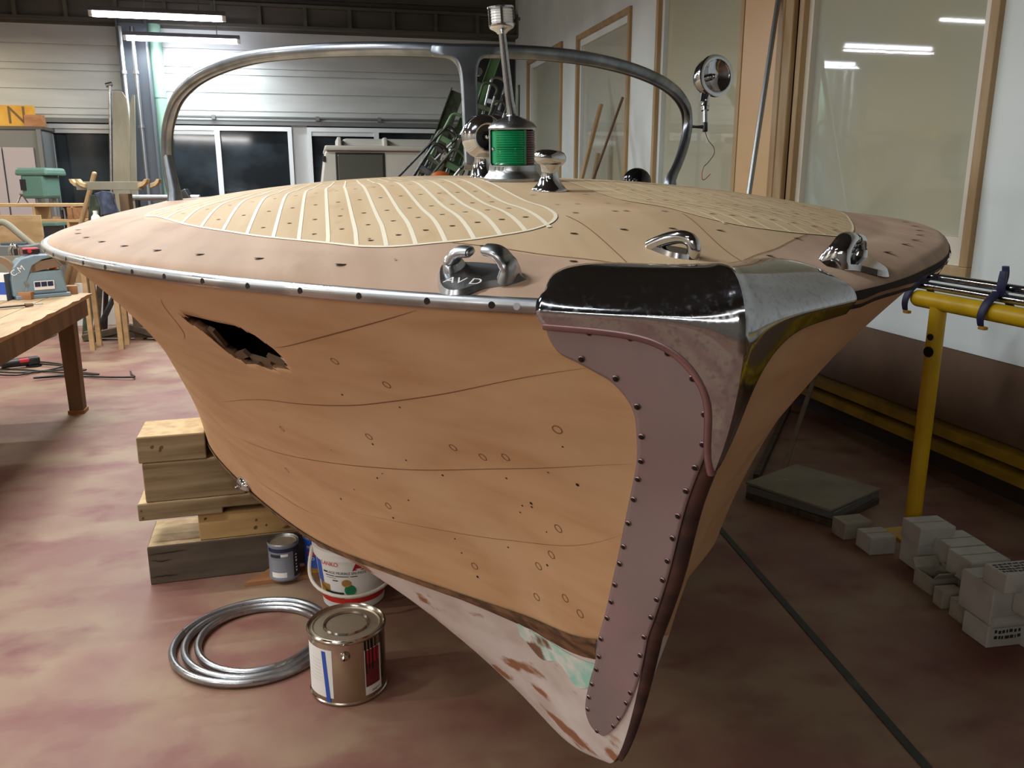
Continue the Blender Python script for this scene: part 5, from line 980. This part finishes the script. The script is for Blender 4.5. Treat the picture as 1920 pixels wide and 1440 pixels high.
mb = MB(); mb.box((w_.length / 2, .0, hp_ / 2), (w_.length, .02, hp_)); o = mb.build('white_panel', M['white'], None, 0, .002); o.location = A + Vector((0, .06, .002)); o.rotation_euler = (0, 0, math.atan2(w_.y, w_.x)); tag(o, 'white panel standing on the floor behind the leaning boards', 'panel')
stick('pale_batten', F(112, 612) + Vector((0, 0, .03)), PD(150, 470, 8.3), .05, .05, M['ply'], 'pale square batten leaning low beside the workbench end', 'batten')
# cloth draped over the olive board top
p = PD(205, 362, 7.7); n = 26; rows = []
for i in range(n):
    f = i / (n - 1); row = []
    for j in range(14):
        g = j / 13; u = 178 + 30 * g + f * (10 + 14 * g) + 3 * math.sin(g * 9 + f * 3); v = 362 + f * 43 - 4 * math.sin(g * PI); row.append(PD(u, v, 7.5 + .03 * math.sin(g * 11 + f * 2) + .03 * f))
    rows.append(row)
p = PD(203, 385, 7.5); mb = MB(); mb.grid([[tuple(Vector(q_) - p) for q_ in r] for r in rows]); o = mb.build('work_jacket', M['denim'], None, 60); o.location = p; so = o.modifiers.new('t', 'SOLIDIFY'); so.thickness = .012; tag(o, 'slate blue work jacket hanging from the timber stand', 'jacket')
mb = MB(); zsl = PD(182, 430, 7.3).z; ps_ = PD(182, 430, 7.3); t = thing('stool', 'small wooden stool hidden behind the boat edge under the white bottle', 'stool', (ps_.x, ps_.y, 0))
MB().box((0, 0, zsl - .02), (.3, .3, .035)).build('seat', M['ply'], t, 0, .004)
for sx in (-1, 1):
    for sy in (-1, 1): MB().box((sx * .12, sy * .12, zsl / 2 - .02), (.04, .04, zsl - .04)).build('leg', M['ply'], t)
hb = 34 * 7.3 / FPX; t = thing('bottle', 'white plastic bottle with blue label band standing behind the deck edge', 'bottle', (ps_.x, ps_.y, zsl)); r = 8.3 * 7.3 / FPX
mb = MB(); mb.lathe([(1e-4, 0), (r, 0), (r, hb * .55), (r * .9, hb * .68), (r * .45, hb * .82), (r * .42, hb * .86)], 28); mb.build('body', M['white'], t, 40); MB().lathe([(r * .47, hb * .84), (r * .47, hb), (1e-4, hb)], 20).build('cap', M['white'], t, 40); MB().lathe([(r * 1.01, hb * .08), (r * 1.01, hb * .3)], 28).build('label_band', M['navyband'], t, 40)
# van
yv = 10.7; vl, vr = PY(578, 330, yv).x, 2.0; zr_ = PY(700, 268, yv).z; zg = PY(700, 283, yv).z
t = thing('van', 'pale grey old van parked along the back wall windows', 'van', (vl, yv, 0)); Lv = vr - vl
pl = [(0.0, .45), (0.03, .9), (.12, 1.25), (.21, zg - .02), (.24, zg), (Lv, zg), (Lv, .45)]
mb = MB(); mb.prism(pl, 1.6, Matrix(((1, 0, 0, 0), (0, 0, 1, 0), (0, 1, 0, 0), (0, 0, 0, 1)))); mb.build('body', M['van'], t, 30, .05)
mb = MB(); mb.box((Lv / 2 + .12, .8, zg + .03), (Lv - .18, 1.72, .06)); mb.build('roof_gutter', M['van'], t, 0, .02)
mb = MB(); mb.box((Lv / 2 + .2, .8, zg + .06 + (zr_ - zg) / 2), (Lv - .4, 1.5, zr_ - zg), top=(.95, .8)); mb.build('roof', M['van'], t, 0, .04)
for u in (636, 722):
    x = PY(u, 275, yv).x - vl; MB().box((x, .4, zg + .05 + (zr_ - zg) / 2), (.06, .9, zr_ - zg + .03), top=(.8, .95)).build('roof_rib', M['van'], t, 0, .015)
u0, u1, v0, v1 = PY(633, 300, yv).x - vl, PY(718, 300, yv).x - vl, PY(670, 290, yv).z, PY(670, 350, yv).z
mb = MB(); mb.box(((u0 + u1) / 2, -.004, (v0 + v1) / 2), (u1 - u0 + .05, .02, v0 - v1 + .05)); mb.build('window_seal', M['black'], t, 0, .03)
mb = MB(); mb.box(((u0 + u1) / 2, -.012, (v0 + v1) / 2), (u1 - u0, .02, v0 - v1)); mb.build('side_window', M['vanglass'], t, 0, .03)
x = PY(608, 298, yv).x - vl; z = PY(608, 298, yv).z; MB().box((x, -.006, z), (.035, .02, .07)).build('air_vent', M['black'], t, 0, .006)
for x in (.55, Lv - .6):
    for y in (.1, 1.5): mb = MB(); mb.cyl((x, y - .08, .31), (x, y + .08, .31), .31, n=28); mb.build('wheel', M['black'], t, 40)
# green clamp beams and iron clamps behind the boat
def cbeam(u0, v0, u1, v1, d0, w, lb, m=M['clampgreen'], grp=None):
    ft = None; lo, hi = 400.0, 1200.0
    for _ in range(50):
        v = (lo + hi) / 2; p_ = F(u0 + (u1 - u0) * (v - v0) / (v1 - v0), v)
        if p_.y > YD: lo = v
        else: hi = v
    ft = p_; top = PD(u0, v0, d0); t = thing('panel_clamp', lb, 'clamp', ft + Vector((0, 0, .02)), 0); d = top - ft
    mb = MB(); x = Vector((1, 0, 0)); z = d.normalized(); y = z.cross(x).normalized(); x = y.cross(z)
    T = Matrix((x, y, z)).transposed().to_4x4(); L = d.length
    mb.box((0, .02, L / 2), (w, .008, L), T); mb.box((-w / 2, 0, L / 2), (.008, .05, L), T); mb.box((w / 2, 0, L / 2), (.008, .05, L), T); mb.build('channel', m, t, 0)
    for f in (.66, .78): 
        c = T @ Vector((0, -.03, L * f)); MB().box((0, -.03, L * f), (w * 1.25, .09, .07), T).build('jaw', M['olive'], t, 0, .006)
        mb = MB(); mb.cyl(T @ Vector((0, -.06, L * f - .02)), T @ Vector((0, -.06, L * f - .32)), .018); mb.cyl(T @ Vector((-.08, -.06, L * f - .32)), T @ Vector((.08, -.06, L * f - .32)), .009); mb.build('screw', M['steel'], t, 40)
    return t
YD = 7.6
cbeam(931, 108, 880, 255, 8.6, .09, 'light green channel clamp beam rising highest behind the bow lamp mast')
YD = 7.3
cbeam(903, 158, 838, 330, 8.1, .14, 'wide green channel clamp beam leaning behind the windscreen post')
YD = 7.1
cbeam(858, 175, 812, 300, 7.9, .12, 'dark green channel clamp beam, lowest and leftmost of the leaning ones', M['olive'])
def iron(u, v, d, s, ang, lb, m=M['olive']):
    p_ = PD(u, v, d); t = thing('iron_clamp', lb, 'clamp', mw=Matrix.Translation(p_) @ Matrix.Rotation(-TH, 4, 'Z') @ Matrix.Rotation(ang, 4, 'Y'))
    fr = resample([(-.03, 0, -.28), (-.03, 0, .02), (-.02, 0, .11), (.05, 0, .13), (.11, 0, .10), (.11, 0, .03)], 30) * s; MB().tube(fr, .016 * s, 10, up=(0, 1, 0), flat=(1.3, .8)).build('frame', m, t, 50)
    mb = MB(); mb.cyl((.11 * s, 0, .05 * s), (.11 * s, 0, -.2 * s), .012 * s); mb.cyl((.06 * s, 0, -.2 * s), (.16 * s, 0, -.2 * s), .007 * s); mb.build('screw', M['steel'], t, 40); MB().box((.04 * s, 0, -.1 * s), (.16 * s, .03 * s, .045 * s)).build('sliding_jaw', m, t, 0, .004)
    MB().cyl((-.03 * s, 0, -.28 * s), (-.03 * s, 0, -1.1 * s - .3), .013 * s).build('bar', M['darkmetal'], t, 40); return t
iron(818, 272, 7.3, 1.2, .55, 'grimy dark screw clamp hooked on the left green beam, uppermost'); iron(806, 296, 7.2, 1.1, .6, 'black screw clamp with round handle low at the left green beam', M['darkmetal']); iron(842, 240, 7.5, 1.1, .5, 'green screw clamp high between the two leaning green beams', M['clampgreen'])
iron(838, 305, 7.2, 1.1, .7, 'olive screw clamp with orange pad just over the deck crest'); iron(905, 180, 7.9, 1.0, .3, 'rusty screw clamp to the right of the windscreen post'); iron(922, 170, 8.0, 1.0, .25, 'grey screw clamp just left of the lamp mast', M['steel'])
iron(828, 256, 7.25, .9, .8, 'rust brown screw clamp hanging crosswise on the left green beam', M['darkmetal']); iron(850, 285, 7.35, 1.2, .45, 'big green screw clamp standing left of the chrome searchlight ball', M['clampgreen']); iron(940, 195, 7.9, .8, .5, 'small dark screw clamp just right of the lamp mast', M['darkmetal'])
t = iron(925, 212, 7.8, .9, .3, 'screw clamp with red handle behind the bow lamp'); MB().cyl((.1, 0, -.2), (.1, 0, -.34), .02, .014).build('red_handle', M['red'], t, 40)
o = MB().sphere((0, 0, 0), .06, 16, sq=(1.3, .8, .7)).build('orange_pad', mat('dull_orange_rubber', 'b5561f', .6), None, 40); o.location = PD(826, 330, 7.1); tag(o, 'orange grip showing among the clamps at the deck crest', 'grip')
p = PD(968, 165, 8.6); stick('bent_board', Vector((p.x, p.y, 0.02)), PD(971, 160, 8.6), .08, .02, M['olive'], 'olive board standing upright at the booth corner right of the mast', 'board')
o.parent = None
# dark door opening behind the clamps
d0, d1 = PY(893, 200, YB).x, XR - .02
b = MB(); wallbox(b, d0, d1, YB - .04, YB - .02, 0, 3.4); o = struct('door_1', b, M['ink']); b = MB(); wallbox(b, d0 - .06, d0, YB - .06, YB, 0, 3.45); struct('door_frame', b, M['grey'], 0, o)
